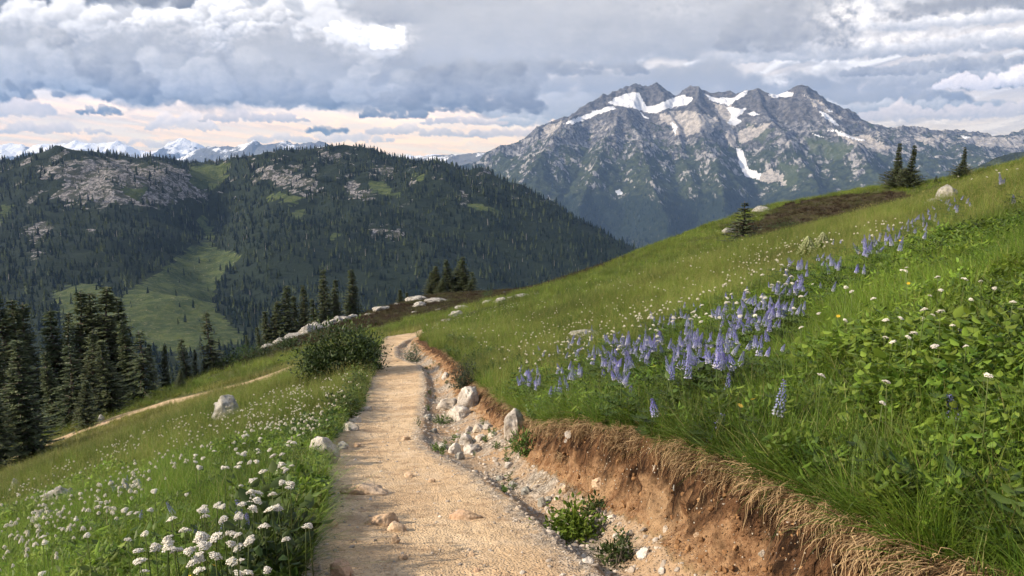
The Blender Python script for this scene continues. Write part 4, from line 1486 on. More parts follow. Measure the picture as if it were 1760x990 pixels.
plant_tree(1653, 306, 252, 61, 'bushy', 'lone skyline conifer with one long low branch, right of the twin pair', GR, wide=1.0, snap=307)
plant_tree(1608, 316, 301, 63, 'fir', 'knee-high conifer seedling between the twin pair and the lone skyline conifer', GR, wide=1.8, snap=316)
# ------------------------------------------------------------------ rocks
import bmesh


def ico(sub):
    bm = bmesh.new()
    bmesh.ops.create_icosphere(bm, subdivisions=sub, radius=1.0)
    V = np.array([v.co[:] for v in bm.verts])
    F = np.array([[v.index for v in f.verts] for f in bm.faces])
    bm.free()
    return V, F


ICO = {k: ico(k) for k in (1, 2, 3, 4, 5)}


def perlin3ish(P, s, seed, octaves=4, rough=.55):
    return (fbm2(P[:, 0] * s + P[:, 2] * s * .7, P[:, 1] * s + P[:, 2] * s * .5, octaves, rough, seed=seed)
            + fbm2(P[:, 2] * s + 5.2, P[:, 0] * s - P[:, 1] * s * .6, octaves, rough, seed=seed + 9)) * .6


def rock_mesh(name, seed, dims, sub=4, cuts=11, rough=.12, mat=None):
    """Angular boulder: a ball cut by random planes, then broken up by noise; dims = full width, depth, height."""
    r = np.random.RandomState(seed)
    V, F = ICO[sub]
    V = V.copy()
    for _ in range(cuts):
        n = r.normal(size=3)
        n[2] = abs(n[2]) * .8
        n /= np.linalg.norm(n)
        d = r.uniform(.52, .86)
        o = V @ n - d
        V -= np.where(o > 0, o, 0)[:, None] * n * .985
    nn = V / (np.linalg.norm(V, axis=1)[:, None] + 1e-9)
    V = V + nn * (rough * perlin3ish(V, 1.6, seed, 3) + rough * .5 * perlin3ish(V, 5.0, seed + 3, 4, .6))[:, None]
    crack = np.abs(perlin3ish(V + seed, 1.9, seed + 5, 3))
    V = V - nn * (.12 * sstep(.10, .0, crack))[:, None]
    st = np.sin((V @ r.normal(size=3)) * 7 + 2.0 * perlin3ish(V, 1.2, seed + 8, 2))
    V = V + nn * (.035 * np.sign(st) * np.abs(st) ** .35)[:, None]
    V = V / (np.abs(V).max(0)[None]) * np.array(dims) / 2
    return mesh_np(name, V, F, smooth=(sub >= 4))


def rock_material(name, dark, light, warm_, lichen):
    m, nt, out = material(name)
    co = nt.n('ShaderNodeTexCoord').outputs['Object']
    pos = nt.n('ShaderNodeNewGeometry').outputs['Position']
    n = nt.noise(pos, 5.0, 6, .65)
    n2 = nt.noise(pos, 26.0, 6, .7)
    c = nt.mix(nt.smooth(n, .38, .64), dark, light)
    c = nt.mix(nt.mul(nt.smooth(n2, .5, .66), .55), c, tuple(x * .35 for x in dark))
    c = nt.mix(nt.mul(nt.smooth(nt.noise(pos, 2.1, 4, .6), .50, .66), .6), c, warm_)
    c = nt.mix(nt.mul(nt.smooth(nt.noise(pos, 11.0, 5, .7), .56, .62), .6), c, lichen)
    nrm = nt.bump(nt.add(n2, nt.mul(nt.noise(pos, 80, 4, .7), .4)), .8, .02)
    principled(nt, out, c, .9, nrm, .15)
    return m


M_WHITE = rock_material('pale_granite', (.30, .27, .24), (.64, .60, .55), (.46, .37, .27), (.22, .21, .17))
M_OUT = rock_material('outcrop_granite', (.17, .165, .155), (.46, .445, .42), (.33, .31, .27), (.10, .11, .085))
M_GREY = rock_material('lichen_granite', (.20, .20, .19), (.42, .41, .38), (.33, .31, .25), (.14, .15, .12))
M_TAN = rock_material('dusty_rock', (.46, .33, .22), (.60, .46, .33), (.55, .36, .25), (.40, .29, .19))
rock_i = [0]
BOULDERS = []


def rock(u, v, wpx, hpx, mat, label, group=None, flat=1.0, name='rock', sink=.36, yaw=None, deep=.8, d=None, cuts=11):
    """A rock whose visible foot is at photo pixel (u, v) and which shows wpx by hpx photo pixels."""
    P = on_ground(u, v) if d is None else at(u, v, d)
    if np.isnan(P[0]):
        return None
    dep = P[1] * math.cos(PITCH) - P[2] * math.sin(PITCH)
    w = wpx * dep / FPX
    h = max(hpx * dep / FPX, .01) / (1 - sink) * flat
    rock_i[0] += 1
    dims = (w, max(w * deep, h * .6), h)
    if group == RM:
        BOULDERS.append((P[0], P[1] + dims[1] * .3, w))
    z = float(ground_z(P[0], P[1]))
    me = rock_mesh(name, 900 + rock_i[0] * 13, dims, 4 if wpx > 14 else 3, cuts)
    o = link(name, me, mat, None, (P[0], P[1] + dims[1] * .3, z + h * (.5 - sink)))
    o.rotation_euler = (0, 0, (rock_i[0] * 1.7 % 1.0 - .5) if yaw is None else yaw)
    return tag(o, label, 'rock', group)


RP, RD, RB, RM, RO, RK = ('stones set in the dirt path', 'stones in the gutter beside the path', 'stones stuck in the earth bank', 'boulders in the meadow',
                          'outcrop rocks at the meadow edge', 'pale rocks on the heather rise')
rock(656, 903, 64, 26, M_TAN, 'smooth pinkish boulder half buried near the left side of the dirt path', RP, sink=.58, deep=.7, cuts=5)
rock(628, 850, 100, 13, M_TAN, 'long low tan slab in the path just behind the pinkish boulder', RP, sink=.6, deep=.5, cuts=6)
rock(682, 914, 34, 15, M_TAN, 'flat grey-tan stone touching the right of the pinkish boulder', RP, sink=.35)
rock(679, 934, 17, 14, M_TAN, 'small cube-shaped stone in the path in front of the pinkish boulder', RP, sink=.2)
rock(800, 893, 62, 14, M_TAN, 'shallow bedrock hump worn flush in the middle of the path', RP, sink=.55, deep=.6, cuts=5)
rock(693, 962, 18, 9, M_TAN, 'small low stone in the near middle of the path', RP)
rock(697, 757, 16, 8, M_TAN, 'small tan stone on the path beyond the long slab, centre', RP)
rock(704, 820, 20, 8, M_TAN, 'flat tan stone in the path right of the long slab', RP)
rock(742, 829, 14, 7, M_TAN, 'small stone in the path halfway to its gravelly right edge', RP)
rock(612, 768, 18, 7, M_TAN, 'pale flat chip lying on the path near the jagged edge rock', RP)
rock(811, 955, 14, 7, M_TAN, 'dark small stone on the near right half of the path', RP)
rock(820, 983, 14, 6, M_TAN, 'small stone on the path at the bottom edge of the picture', RP)
rock(547, 800, 62, 52, M_WHITE, 'jagged white rock at the left path edge where the grass bends in', RP, sink=.3, deep=1.2)
rock(541, 812, 30, 18, M_WHITE, 'white block leaning on the near side of the jagged edge rock', RP)
rock(585, 772, 26, 12, M_WHITE, 'white slab lying right behind the jagged edge rock', RP)
rock(602, 740, 34, 12, M_WHITE, 'longest pale stone of the row along the left path edge', RP)
rock(610, 726, 26, 9, M_WHITE, 'thin pale stone behind the longest edge stone', RP)
rock(628, 706, 24, 7, M_WHITE, 'pale flat stone farthest along the left path edge', RP)
rock(584, 990, 40, 26, M_TAN, 'grey-tan stone at the near left corner of the path', RP)
rock(566, 905, 26, 14, M_TAN, 'brown stone in the scuffed soil left of the pinkish boulder', RP)
rock(805, 702, 40, 40, M_WHITE, 'upright white boulder standing in the gutter against the bank', RD, sink=.2, deep=.9, name='boulder')
rock(770, 702, 44, 17, M_WHITE, 'low white rock leaning on the left of the upright boulder', RD)
rock(790, 722, 44, 24, M_WHITE, 'white wedge-shaped rock in front of the upright boulder', RD)
rock(884, 757, 42, 54, M_WHITE, 'tall white rock where the cut bank begins, grass over its top', RD, sink=.2, deep=.9, name='boulder')
rock(766, 650, 16, 12, M_WHITE, 'small white stone far up the gutter below the red bank', RD)
for i, (u, v, w, h, lb) in enumerate([
        (822, 742, 26, 13, 'rounded white cobble at the top of the cobble patch'), (806, 746, 20, 12, 'white cobble left of the top one in the cobble patch'),
        (838, 737, 20, 10, 'white cobble at the right end of the cobble patch'), (800, 766, 32, 20, 'big ribbed white cobble in the middle of the gutter'),
        (780, 780, 26, 22, 'pointed white cobble left of the ribbed one'), (812, 780, 34, 16, 'broad flat white cobble below the ribbed one'),
        (760, 772, 22, 12, 'grey cobble nearest the path among the gutter cobbles'), (790, 790, 18, 14, 'grey square cobble under the pointed white one'),
        (826, 757, 22, 10, 'long pale cobble below the cobble patch'), (846, 752, 18, 9, 'pale chip beside the foot of the tall white rock'),
        (875, 804, 20, 10, 'isolated white stone in the gutter below the tall white rock'), (860, 826, 16, 9, 'grey-white stone at the path side of the gutter'),
        (882, 838, 20, 10, 'greenish-grey stone in the gutter before the bank'), (905, 850, 22, 12, 'flat grey stone in the gutter before the leafy plant'),
        (932, 872, 24, 16, 'blue-grey stone heap block left of the leafy plant'), (945, 862, 16, 10, 'white pebble stone above the blue-grey block'),
        (972, 846, 16, 12, 'white stone under the dry grass bank, left of the orange one'), (985, 852, 12, 8, 'orange-brown stone among the gutter stones'),
        (1078, 948, 18, 12, 'white stone in the gutter right of the leafy plant'), (1108, 958, 26, 16, 'large pale stone in the gutter near the bottom of the picture'),
        (1060, 925, 14, 9, 'white chip between the leafy plant and the bank'), (1140, 985, 18, 9, 'pale stone at the foot of the bank at the bottom edge'),
        (745, 745, 18, 9, 'grey stone at the narrow part of the gutter'), (735, 720, 16, 8, 'grey chip where the gutter meets the path'),
        (1012, 968, 22, 10, 'pale stone on the gravelly right path edge, near bottom')]):
    rock(u, v, w, h, M_GREY if 'grey' in lb else (M_TAN if 'orange' in lb else M_WHITE), lb, RD, deep=1.0)


def bank_rock(u, v, wpx, hpx, mat, label):
    y = None
    for d in np.linspace(1.6, 14, 500):                     # first touch of the cut face
        p = ray(u, v) * d
        if p[2] <= ground_z(p[0], p[1]):
            y = d
            break
    if y is None:
        return
    p = ray(u, v) * y
    w, h = wpx * y / FPX, hpx * y / FPX
    rock_i[0] += 1
    o = link('rock', rock_mesh('rock', 900 + rock_i[0] * 13, (w * 1.2, w * 1.3, h * 1.1), 3, 9), mat, None, p + np.array([w * .12, w * .15, 0]))
    tag(o, label, 'rock', RB)


for (u, v, w, h, m_, lb) in [
        (1030, 832, 32, 24, M_TAN, 'largest tan stone sticking out of the foot of the earth bank'), (978, 748, 16, 14, M_WHITE, 'pale stone high in the left end of the earth bank'),
        (972, 758, 8, 7, M_WHITE, 'tiny white stone under the pale one in the left end of the bank'), (1056, 776, 8, 9, M_WHITE, 'small white stone in the upper middle of the bank'),
        (1125, 808, 10, 22, M_WHITE, 'thin upright pale stone in the dark upper bank'), (1144, 912, 10, 24, M_WHITE, 'thin upright white stone in the ochre part of the bank'),
        (1102, 928, 20, 12, M_WHITE, 'white stone in the ochre scree at the foot of the bank'), (1117, 893, 8, 12, M_TAN, 'small tan stone in the ochre part of the bank'),
        (1200, 922, 16, 14, M_TAN, 'tan stone in the lower middle of the bank'), (1290, 892, 9, 18, M_WHITE, 'pale slanting stone under the overhanging turf'),
        (1368, 976, 18, 20, M_GREY, 'smooth grey stone low in the near end of the bank'), (1310, 952, 14, 12, M_WHITE, 'pale stone right of the tan one in the near bank'),
        (1060, 792, 11, 9, M_TAN, 'tan stone embedded beside the small white one in the bank'), (1160, 838, 9, 14, M_GREY, 'grey splinter stone in the dark upper bank')]:
    bank_rock(u, v, w, h, m_, lb)

rock(386, 720, 56, 40, M_GREY, 'grey lichen boulder on the left meadow above the lower trail, dark right face', RM, sink=.25, name='boulder', d=None)
rock(92, 886, 92, 58, M_GREY, 'larger grey boulder lying in the grass at the left picture edge', RM, name='boulder')
rock(70, 924, 72, 52, M_GREY, 'lower grey-green boulder half hidden in grass before the larger one', RM, name='boulder')
rock(172, 724, 14, 12, M_GREY, 'small light stone beside the lower trail under the trees', RM)
rock(24, 842, 22, 22, M_GREY, 'small pale stone in the far left meadow', RM)
rock(1018, 580, 90, 14, M_GREY, 'long flat grey rock lying in the flower slope', RM, deep=.5)
rock(1628, 350, 46, 34, M_GREY, 'rounded pale boulder on the right skyline knoll beside lupines', RM, sink=.2, name='boulder')
rock(1604, 352, 26, 12, M_GREY, 'small pale rock at the left foot of the skyline boulder', RM)
rock(1312, 363, 40, 9, M_GREY, 'pale rock ledge on the knoll edge right of the tiered conifer', RO, deep=.7)
rock(1254, 400, 26, 12, M_GREY, 'pale rock showing left of the tiered conifer', RO)
for i, (u, v, w, h, lb) in enumerate([
        (462, 602, 34, 11, 'lowest flat white slab of the outcrop at its left end'), (484, 601, 38, 14, 'second white slab of the outcrop from its low end'),
        (505, 594, 44, 18, 'broad white slab with a stepped top in the outcrop'), (524, 588, 42, 24, 'white block of the outcrop under the middle conifers'),
        (541, 580, 44, 22, 'longest ridge-like white block of the outcrop'), (560, 570, 34, 18, 'cracked white block of the outcrop beneath the tall bent conifer'),
        (576, 563, 32, 20, 'steep white block near the upper end of the outcrop'), (592, 556, 32, 14, 'uppermost white block of the outcrop, by the lone conifer'),
        (607, 551, 24, 8, 'small white stones at the tip of the outcrop'), (535, 596, 26, 9, 'low stone in front of the outcrop middle')]):
    rock(u, v, w * 1.1, h * .8, M_OUT, lb, RO, deep=.9, d=(55 + i * .7), cuts=18)
for (u, v, w, h, lb) in [
        (717, 517, 46, 13, 'long white boulder on top of the heather rise left of the conifer clump'), (745, 519, 50, 8, 'flat white slab joining the conifer clump on the heather rise'),
        (722, 526, 28, 11, 'white rock below the long boulder on the heather rise'), (655, 534, 34, 13, 'white rock at the left shoulder of the heather rise'),
        (785, 543, 28, 17, 'larger white rock low on the heather rise at the meadow edge'), (796, 531, 30, 9, 'pale rock above the larger low one on the heather rise'),
        (632, 541, 14, 5, 'small pale stone on the left flank of the heather rise'), (682, 524, 12, 5, 'small pale stone right of the left shoulder rock'),
        (770, 552, 26, 6, 'flat stone in the grass edge under the heather rise'), (755, 534, 18, 5, 'flat pale stone in the middle of the heather'),
        (840, 522, 30, 11, 'white rock right of the conifer clump'), (862, 519, 30, 14, 'ribbed white rock at the right end of the heather rise'),
        (880, 515, 26, 9, 'white rock on the skyline where meadow begins'), (899, 510, 34, 8, 'long low white rock touching the meadow skyline'),
        (712, 538, 16, 4, 'thin stone low in the heather'), (925, 506, 18, 5, 'last pale stone of the skyline row in the meadow')]:
    rock(u, v, w * 1.05, h * .62, M_OUT, lb, RK, deep=.9, cuts=22)
# ------------------------------------------------------------------ grass, herbs, gravel, hanging turf (uncountable ground cover)
def blade(mb, r, base_, h, w, lean, az, curl, tint, seg=4):
    t = np.linspace(0, 1, seg + 1)
    d = np.array([math.cos(az), math.sin(az), 0])
    s = np.array([-math.sin(az), math.cos(az), 0])
    out_ = lean * t + curl * t ** 2.2
    up = t * np.sqrt(np.maximum(1 - np.minimum(lean + curl * t, .93) ** 2 * .8, .12))
    c = base_ + h * (out_[:, None] * d + up[:, None] * np.array([0, 0, 1.0]))
    ww = w * (1 - t ** 1.7) + w * .04
    tw = r.uniform(-.5, .5)
    sd = s + d * tw
    V = np.stack([c - sd * ww[:, None] / 2, c + sd * ww[:, None] / 2], 1).reshape(-1, 3)
    F = [(2 * i, 2 * i + 1, 2 * i + 3, 2 * i + 2) for i in range(seg)]
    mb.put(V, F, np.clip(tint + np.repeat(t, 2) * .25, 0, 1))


def grass_clump(seed, n, rad_, hmin, hmax, w, lean=.35, curl=.5, straw=.12):
    r = np.random.RandomState(seed)
    mb = MB()
    for _ in range(n):
        a, q = r.rand() * 6.283, rad_ * math.sqrt(r.rand())
        tint = r.uniform(.0, .55) if r.rand() > straw else r.uniform(.75, .95)
        blade(mb, r, np.array([q * math.cos(a), q * math.sin(a), -.02]), r.uniform(hmin, hmax), w * r.uniform(.6, 1.3), abs(r.normal(0, lean)), a + r.normal(0, 1.0), abs(r.normal(0, curl)), tint)
    return mb.mesh('grass_clump_%d' % seed)


def seed_clump(seed, n, rad_, h):
    """Thin culms with nodding seed heads."""
    r = np.random.RandomState(seed)
    mb = MB()
    for _ in range(n):
        a, q = r.rand() * 6.283, rad_ * math.sqrt(r.rand())
        b = np.array([q * math.cos(a), q * math.sin(a), -.02])
        hh, az, ln, cu = h * r.uniform(.7, 1.15), r.rand() * 6.283, abs(r.normal(0, .14)), abs(r.normal(0, .25))
        blade(mb, r, b, hh, .0035, ln, az, cu, .62, 4)
        d = np.array([math.cos(az), math.sin(az), 0])
        tip = b + hh * ((ln + cu) * d + np.array([0, 0, 1.0]) * math.sqrt(max(1 - min(ln + cu, .93) ** 2 * .8, .12)))
        for k in range(9):
            p = tip - np.array([0, 0, 1.0]) * k * .011 + r.normal(0, .006, 3)
            f = r.normal(0, 1, 3)
            f[2] = abs(f[2]) + .4
            f /= np.linalg.norm(f)
            s = np.cross(f, r.normal(0, 1, 3))
            s /= np.linalg.norm(s)
            mb.put([p, p + f * .012 + s * .004, p + f * .024, p + f * .012 - s * .004], [(0, 1, 2, 3)], r.uniform(.85, 1.0))
    return mb.mesh('seed_clump_%d' % seed)


def leaf(mb, p, f, s, L, Wd, tint, fold=.25):
    """Pointed oval leaf with a fold along its midrib."""
    n = np.cross(f, s)
    V = [p, p + f * L * .3 + s * Wd * .42 + n * fold * Wd * .5, p + f * L * .62 + s * Wd * .46 + n * fold * Wd * .5, p + f * L - n * .12 * L,
         p + f * L * .62 - s * Wd * .46 + n * fold * Wd * .5, p + f * L * .3 - s * Wd * .42 + n * fold * Wd * .5, p + f * L * .5 - n * .02 * L]
    mb.put(V, [(0, 1, 6, 6), (1, 2, 6, 6), (2, 3, 6, 6), (3, 4, 6, 6), (4, 5, 6, 6), (5, 0, 6, 6)], tint)


def herb_clump(seed, stems, rad_, h, L, Wd):
    r = np.random.RandomState(seed)
    mb = MB()
    for _ in range(stems):
        a, q = r.rand() * 6.283, rad_ * math.sqrt(r.rand())
        b = np.array([q * math.cos(a), q * math.sin(a), -.02])
        hh = h * r.uniform(.5, 1.1)
        top = b + np.array([r.normal(0, .18) * hh, r.normal(0, .18) * hh, hh])
        tube(mb, [b, (b + top) / 2 + r.normal(0, .01, 3), top], [.003, .0025, .0015], 3, .3, cap=False)
        k = r.randint(4, 8)
        for j in range(k):
            t = .3 + .7 * j / (k - 1)
            az = j * 2.4 + r.normal(0, .4)
            f = np.array([math.cos(az), math.sin(az), r.uniform(.0, .7)])
            f /= np.linalg.norm(f)
            s = np.cross(f, [0, 0, 1.0])
            s /= np.linalg.norm(s) + 1e-9
            s = s + np.cross(f, s) * r.normal(0, .4)
            leaf(mb, lerp(b, top, t), f, s, L * r.uniform(.6, 1.15), Wd * r.uniform(.7, 1.2), r.uniform(0, .7))
    return mb.mesh('herb_clump_%d' % seed, smooth=True)


def strand_clump(seed, n, h):
    """Dead turf and roots hanging down a cut edge (towards -X)."""
    r = np.random.RandomState(seed)
    mb = MB()
    for _ in range(n):
        y = r.normal(0, .075)
        L = h * r.uniform(.15, 1.0) ** 1.3
        t = np.linspace(0, 1, 6)
        outw = r.uniform(.04, .12) + r.uniform(-.02, .06)
        x = -outw * np.sin(np.minimum(t * 1.5, 1) * 1.57) * r.uniform(.3, 1.2) - r.normal(0, .03) * t
        z = .03 + .03 * np.sin(t * 3) - L * t ** 1.35
        yy = y + r.normal(0, .075) * t + .018 * np.sin(t * 7 + r.rand() * 6)
        w = r.uniform(.0015, .0045) * (1 - .6 * t)
        c = np.stack([x, yy, z], 1)
        sd = np.array([.3, 1.0, 0])
        V = np.stack([c - sd * w[:, None], c + sd * w[:, None]], 1).reshape(-1, 3)
        mb.put(V, [(2 * i, 2 * i + 1, 2 * i + 3, 2 * i + 2) for i in range(5)], r.rand())
    return mb.mesh('strand_clump_%d' % seed)


def grass_material(name, dark, light, straw_, vary, trans=.38):
    m, nt, out = material(name)
    t = nt.attr('tint')
    pos = nt.n('ShaderNodeNewGeometry').outputs['Position']
    rnd = nt.n('ShaderNodeObjectInfo').outputs['Random']
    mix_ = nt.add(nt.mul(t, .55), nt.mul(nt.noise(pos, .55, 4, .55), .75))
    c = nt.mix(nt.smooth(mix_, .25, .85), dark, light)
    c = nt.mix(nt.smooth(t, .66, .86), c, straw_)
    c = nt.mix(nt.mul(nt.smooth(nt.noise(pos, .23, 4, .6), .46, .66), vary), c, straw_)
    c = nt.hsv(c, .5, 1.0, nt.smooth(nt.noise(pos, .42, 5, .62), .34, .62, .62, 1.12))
    c = nt.hsv(c, nt.lin(rnd, 0, 1, .485, .512), 1.0, nt.lin(rnd, 0, 1, .78, 1.22))
    leafy(nt, out, c, trans, .55, .3)
    return m


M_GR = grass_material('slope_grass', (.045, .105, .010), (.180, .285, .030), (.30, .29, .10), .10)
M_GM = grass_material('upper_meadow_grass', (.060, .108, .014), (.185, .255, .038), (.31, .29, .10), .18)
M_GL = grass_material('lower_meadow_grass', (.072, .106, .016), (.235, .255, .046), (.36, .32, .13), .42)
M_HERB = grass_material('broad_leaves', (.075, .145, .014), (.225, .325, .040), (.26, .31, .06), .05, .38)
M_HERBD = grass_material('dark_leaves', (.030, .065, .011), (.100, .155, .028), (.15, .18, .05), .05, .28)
m_, nt_, o_2 = material('dead_turf')
t_ = nt_.attr('tint')
leafy(nt_, o_2, nt_.mix(nt_.smooth(t_, .2, .95), (.075, .040, .020), (.40, .29, .165)), .1, .8, .1)
M_STRAND = m_

C_GN = proto_collection('slope_grass_source', [(grass_clump(500 + i, 30, .10, .4, 1.0, .0105, .32, .50, .06), M_GR) for i in range(5)])
C_GM = proto_collection('upper_grass_source', [(grass_clump(520 + i, 30, .16, .5, 1.0, .009, .28, .40, .08), M_GM) for i in range(4)] + [(seed_clump(530 + i, 10, .15, 1.15), M_GM) for i in range(1)])
C_GF = proto_collection('far_grass_source', [(grass_clump(540 + i, 30, .40, .5, 1.0, .022, .25, .35, .07), M_GM) for i in range(4)])
C_GL = proto_collection('lower_grass_source', [(grass_clump(560 + i, 28, .11, .45, 1.0, .0095, .36, .6, .16), M_GL) for i in range(4)] + [(seed_clump(570 + i, 14, .10, 1.2), M_GL) for i in range(3)])
C_GLF = proto_collection('lower_far_grass_source', [(grass_clump(580 + i, 30, .34, .5, 1.0, .018, .25, .35, .2), M_GL) for i in range(4)])
C_HB = proto_collection('herb_source', [(herb_clump(600 + i, 13, .16, .9, .17, .085), M_HERB) for i in range(4)])
C_HD = proto_collection('dark_herb_source', [(herb_clump(620 + i, 9, .09, .9, .20, .085), M_HERBD) for i in range(4)])
C_LH = proto_collection('low_herb_source', [(herb_clump(680 + i, 14, .14, .9, .20 + .04 * (i % 3), .045 + .025 * (i % 2)), M_HERB) for i in range(3)] + [(herb_clump(690 + i, 10, .12, .9, .24, .07), M_HERBD) for i in range(2)])
C_ST = proto_collection('strand_source', [(strand_clump(640 + i, 30, .30), M_STRAND) for i in range(5)])
C_HE = proto_collection('heather_source', [(grass_clump(660 + i, 40, .22, .25, .8, .016, .5, .3, .0), None) for i in range(3)])


def fan(n, d0, d1, seed, half=.80, pw=2.0):
    """Random places in the wedge in front of the camera, evenly spread over the ground."""
    r = np.random.RandomState(seed)
    d = (d0 ** pw + (d1 ** pw - d0 ** pw) * r.rand(n)) ** (1 / pw)
    s = r.uniform(-half, half, n)
    return d * s, d


def bare(x, y, lip=.02):
    """True where nothing green grows (trail, gutter, cut, lower trail)."""
    c = mask_at(cls, x, y)
    return (c >= 1) & (c <= 4)


def side_of(x, y):
    xl, xr, zp, xt, zt, xw = trail_at(y)
    return np.where(y < 36, x > (xl + xt) / 2, True) | (x > -3.4 + (y - 31) * .55)


def spread(name, x, y, ok, hlo, hhi, coll, nvar, seed, lean=.12, wide=1.0, sink=0.0):
    r = np.random.RandomState(seed)
    for (bx_, by_, bw_) in BOULDERS:                       # no grass through a boulder, only short turf just below it
        ok = ok & (((x - bx_) / (bw_ * .55)) ** 2 + ((y - by_ + bw_ * .35) / (bw_ * .8)) ** 2 > 1)
    x, y = x[ok], y[ok]
    k = len(x)
    z = ground_z(x, y) - sink
    h = r.uniform(hlo, hhi, k) * (.75 + .5 * (fbm2(x * .8, y * .8, 3, .5, seed=seed % 40) + .5))
    w = h * r.uniform(.8, 1.25, k) * wide
    rot = np.stack([r.normal(0, lean, k), r.normal(0, lean, k), r.uniform(0, 6.28, k)], -1)
    return tag(scatter(name, np.stack([x, y, z], -1), rot, np.stack([w, w, h], -1), r.randint(0, nvar, k), coll), kind='stuff')


def heathy(x, y):
    return mask_at(heath, x, y)


def near_edge(x, y):
    """Distance past the trail's left lip or the bank's top edge."""
    xl, xr, zp, xt, zt, xw = trail_at(y)
    return np.where(y < 34, np.maximum(xl - x, x - xt), 5.0)


R1 = np.random.RandomState(2)
# right slope, near
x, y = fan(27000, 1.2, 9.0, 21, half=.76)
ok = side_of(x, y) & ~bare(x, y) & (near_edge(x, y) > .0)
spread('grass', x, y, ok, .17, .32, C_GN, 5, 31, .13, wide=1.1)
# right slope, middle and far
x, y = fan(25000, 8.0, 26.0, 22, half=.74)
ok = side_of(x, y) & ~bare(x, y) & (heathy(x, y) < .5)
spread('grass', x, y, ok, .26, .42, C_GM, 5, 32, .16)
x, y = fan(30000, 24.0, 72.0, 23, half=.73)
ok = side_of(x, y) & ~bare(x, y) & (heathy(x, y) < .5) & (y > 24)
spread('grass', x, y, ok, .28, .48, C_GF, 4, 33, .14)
# left meadow
x, y = fan(40000, 1.6, 13.0, 24, half=.95)
x = np.where(x > .76 * y, -x * 1.1, x)
ok = ~side_of(x, y) & ~bare(x, y)
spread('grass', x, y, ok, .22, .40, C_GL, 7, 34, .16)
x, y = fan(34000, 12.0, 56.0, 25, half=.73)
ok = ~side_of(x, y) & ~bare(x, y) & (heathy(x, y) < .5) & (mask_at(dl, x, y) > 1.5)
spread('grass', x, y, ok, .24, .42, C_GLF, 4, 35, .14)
# broad leaved herbs: right foreground patches, dark fringe along the trail
x, y = fan(15000, 1.3, 8.5, 26)
pu, pv, pd = project(np.stack([x, y, ground_z(x, y) + .2], -1))
pn = fbm2(x * .9, y * .9, 4, .5, seed=71)
ok = side_of(x, y) & ~bare(x, y) & (near_edge(x, y) > .12) & (pn + .75 * sstep(1330, 1560, pu) * sstep(820, 720, pv) * sstep(500, 590, pv) > .42 + .35 * R1.rand(len(x)))
spread('leafy_ground_cover', x, y, ok, .17, .29, C_HB, 4, 36, .18)
x, y = fan(16000, 1.3, 10.0, 61, half=.76)
pn = fbm2(x * .7, y * .7, 4, .55, seed=78)
ok = side_of(x, y) & ~bare(x, y) & (near_edge(x, y) > .03) & (pn > -.12)
spread('low_herbs', x, y, ok, .13, .24, C_LH, 5, 62, .2)
x, y = fan(9000, 2.0, 9.0, 63, half=.76)
pn = fbm2(x * .7, y * .7, 4, .55, seed=79)
ok = ~side_of(x, y) & ~bare(x, y) & (pn > .02)
spread('low_herbs', x, y, ok, .14, .26, C_LH, 5, 64, .2)
x, y = fan(26000, 2.0, 24.0, 27)
xl, xr, zp, xt, zt, xw = trail_at(y)
el = xl - x
pn = fbm2(x * 1.1, y * .8, 4, .5, seed=72)
ok = (el > .0) & (el < .28 + .5 * np.clip(pn + .1, 0, 1)) & ~bare(x, y)
spread('trailside_leaves', x, y, ok, .18, .34, C_HD, 4, 37, .25)
x, y = fan(16000, 3.0, 22.0, 28)
er = x - trail_at(y)[3]
pn = fbm2(x * 1.1, y * .8, 4, .5, seed=73)
ok = (er > .0) & (er < .9) & ~bare(x, y) & (pn > .05)
spread('bankside_leaves', x, y, ok, .16, .30, C_HD, 4, 38, .25)
# green scraps in the gutter
x, y = fan(9000, 2.6, 18.0, 29, half=.5)
pn = fbm2(x * 2.4, y * 1.4, 4, .5, seed=74)
ok = (mask_at(cls, x, y) == 2) & (pn > .22)
spread('gutter_weeds', x, y, ok, .05, .13, C_HD, 4, 39, .3)
# heather tufts on the peat
m_, nt_, o_2 = material('heather_shoots')
pos_ = nt_.n('ShaderNodeNewGeometry').outputs['Position']
leafy(nt_, o_2, nt_.mix(nt_.smooth(nt_.noise(pos_, .5, 5, .65), .42, .66), (.040, .028, .019), (.080, .085, .036)), .1, .8, .1)
for ob in C_HE.objects:
    ob.data.materials.append(m_)
x, y = fan(60000, 34.0, 80.0, 30, half=.72)
ok = (heathy(x, y) > .55) & ~bare(x, y)
spread('heather', x, y, ok, .15, .36, C_HE, 3, 40, .2, wide=1.6)

# hanging dead turf along the lip of the cut
r = np.random.RandomState(44)
k = 1750
yy = 1.3 + (19.0 - 1.3) * r.rand(k) ** 2.2
yb_w = fbm2(yy * 1.3, yy * 0, 3, .5, seed=75)
yy = yy[(yb_w > -.30)]
k = len(yy)
_, _, _, xt_, zt_, _ = trail_at(yy)
xs = xt_.copy()
for _ in range(2):                                         # find the real wavy lip
    for dx in np.linspace(.16, -.16, 17):
        hit = mask_at(cls, xt_ + dx, yy) != 3
        xs = np.where(hit, np.minimum(xt_ + dx, 99), xs)
xs = xs + r.normal(0, .025, k)
P_ = np.stack([xs, yy, ground_z(xs + .05, yy) - r.uniform(0, .10, k)], -1)
dirx = np.gradient(np.interp(np.linspace(0, 20, 400), _yf, _xt), 20 / 399)
ang = np.arctan2(-np.interp(yy, np.linspace(0, 20, 400), dirx), 1.0)
sc_ = r.uniform(.2, .72, k)
tag(scatter('hanging_turf', P_, np.stack([r.normal(0, .15, k), r.normal(0, .2, k), ang + r.normal(0, .35, k)], -1), np.stack([sc_] * 3, -1), r.randint(0, 5, k), C_ST), kind='stuff')

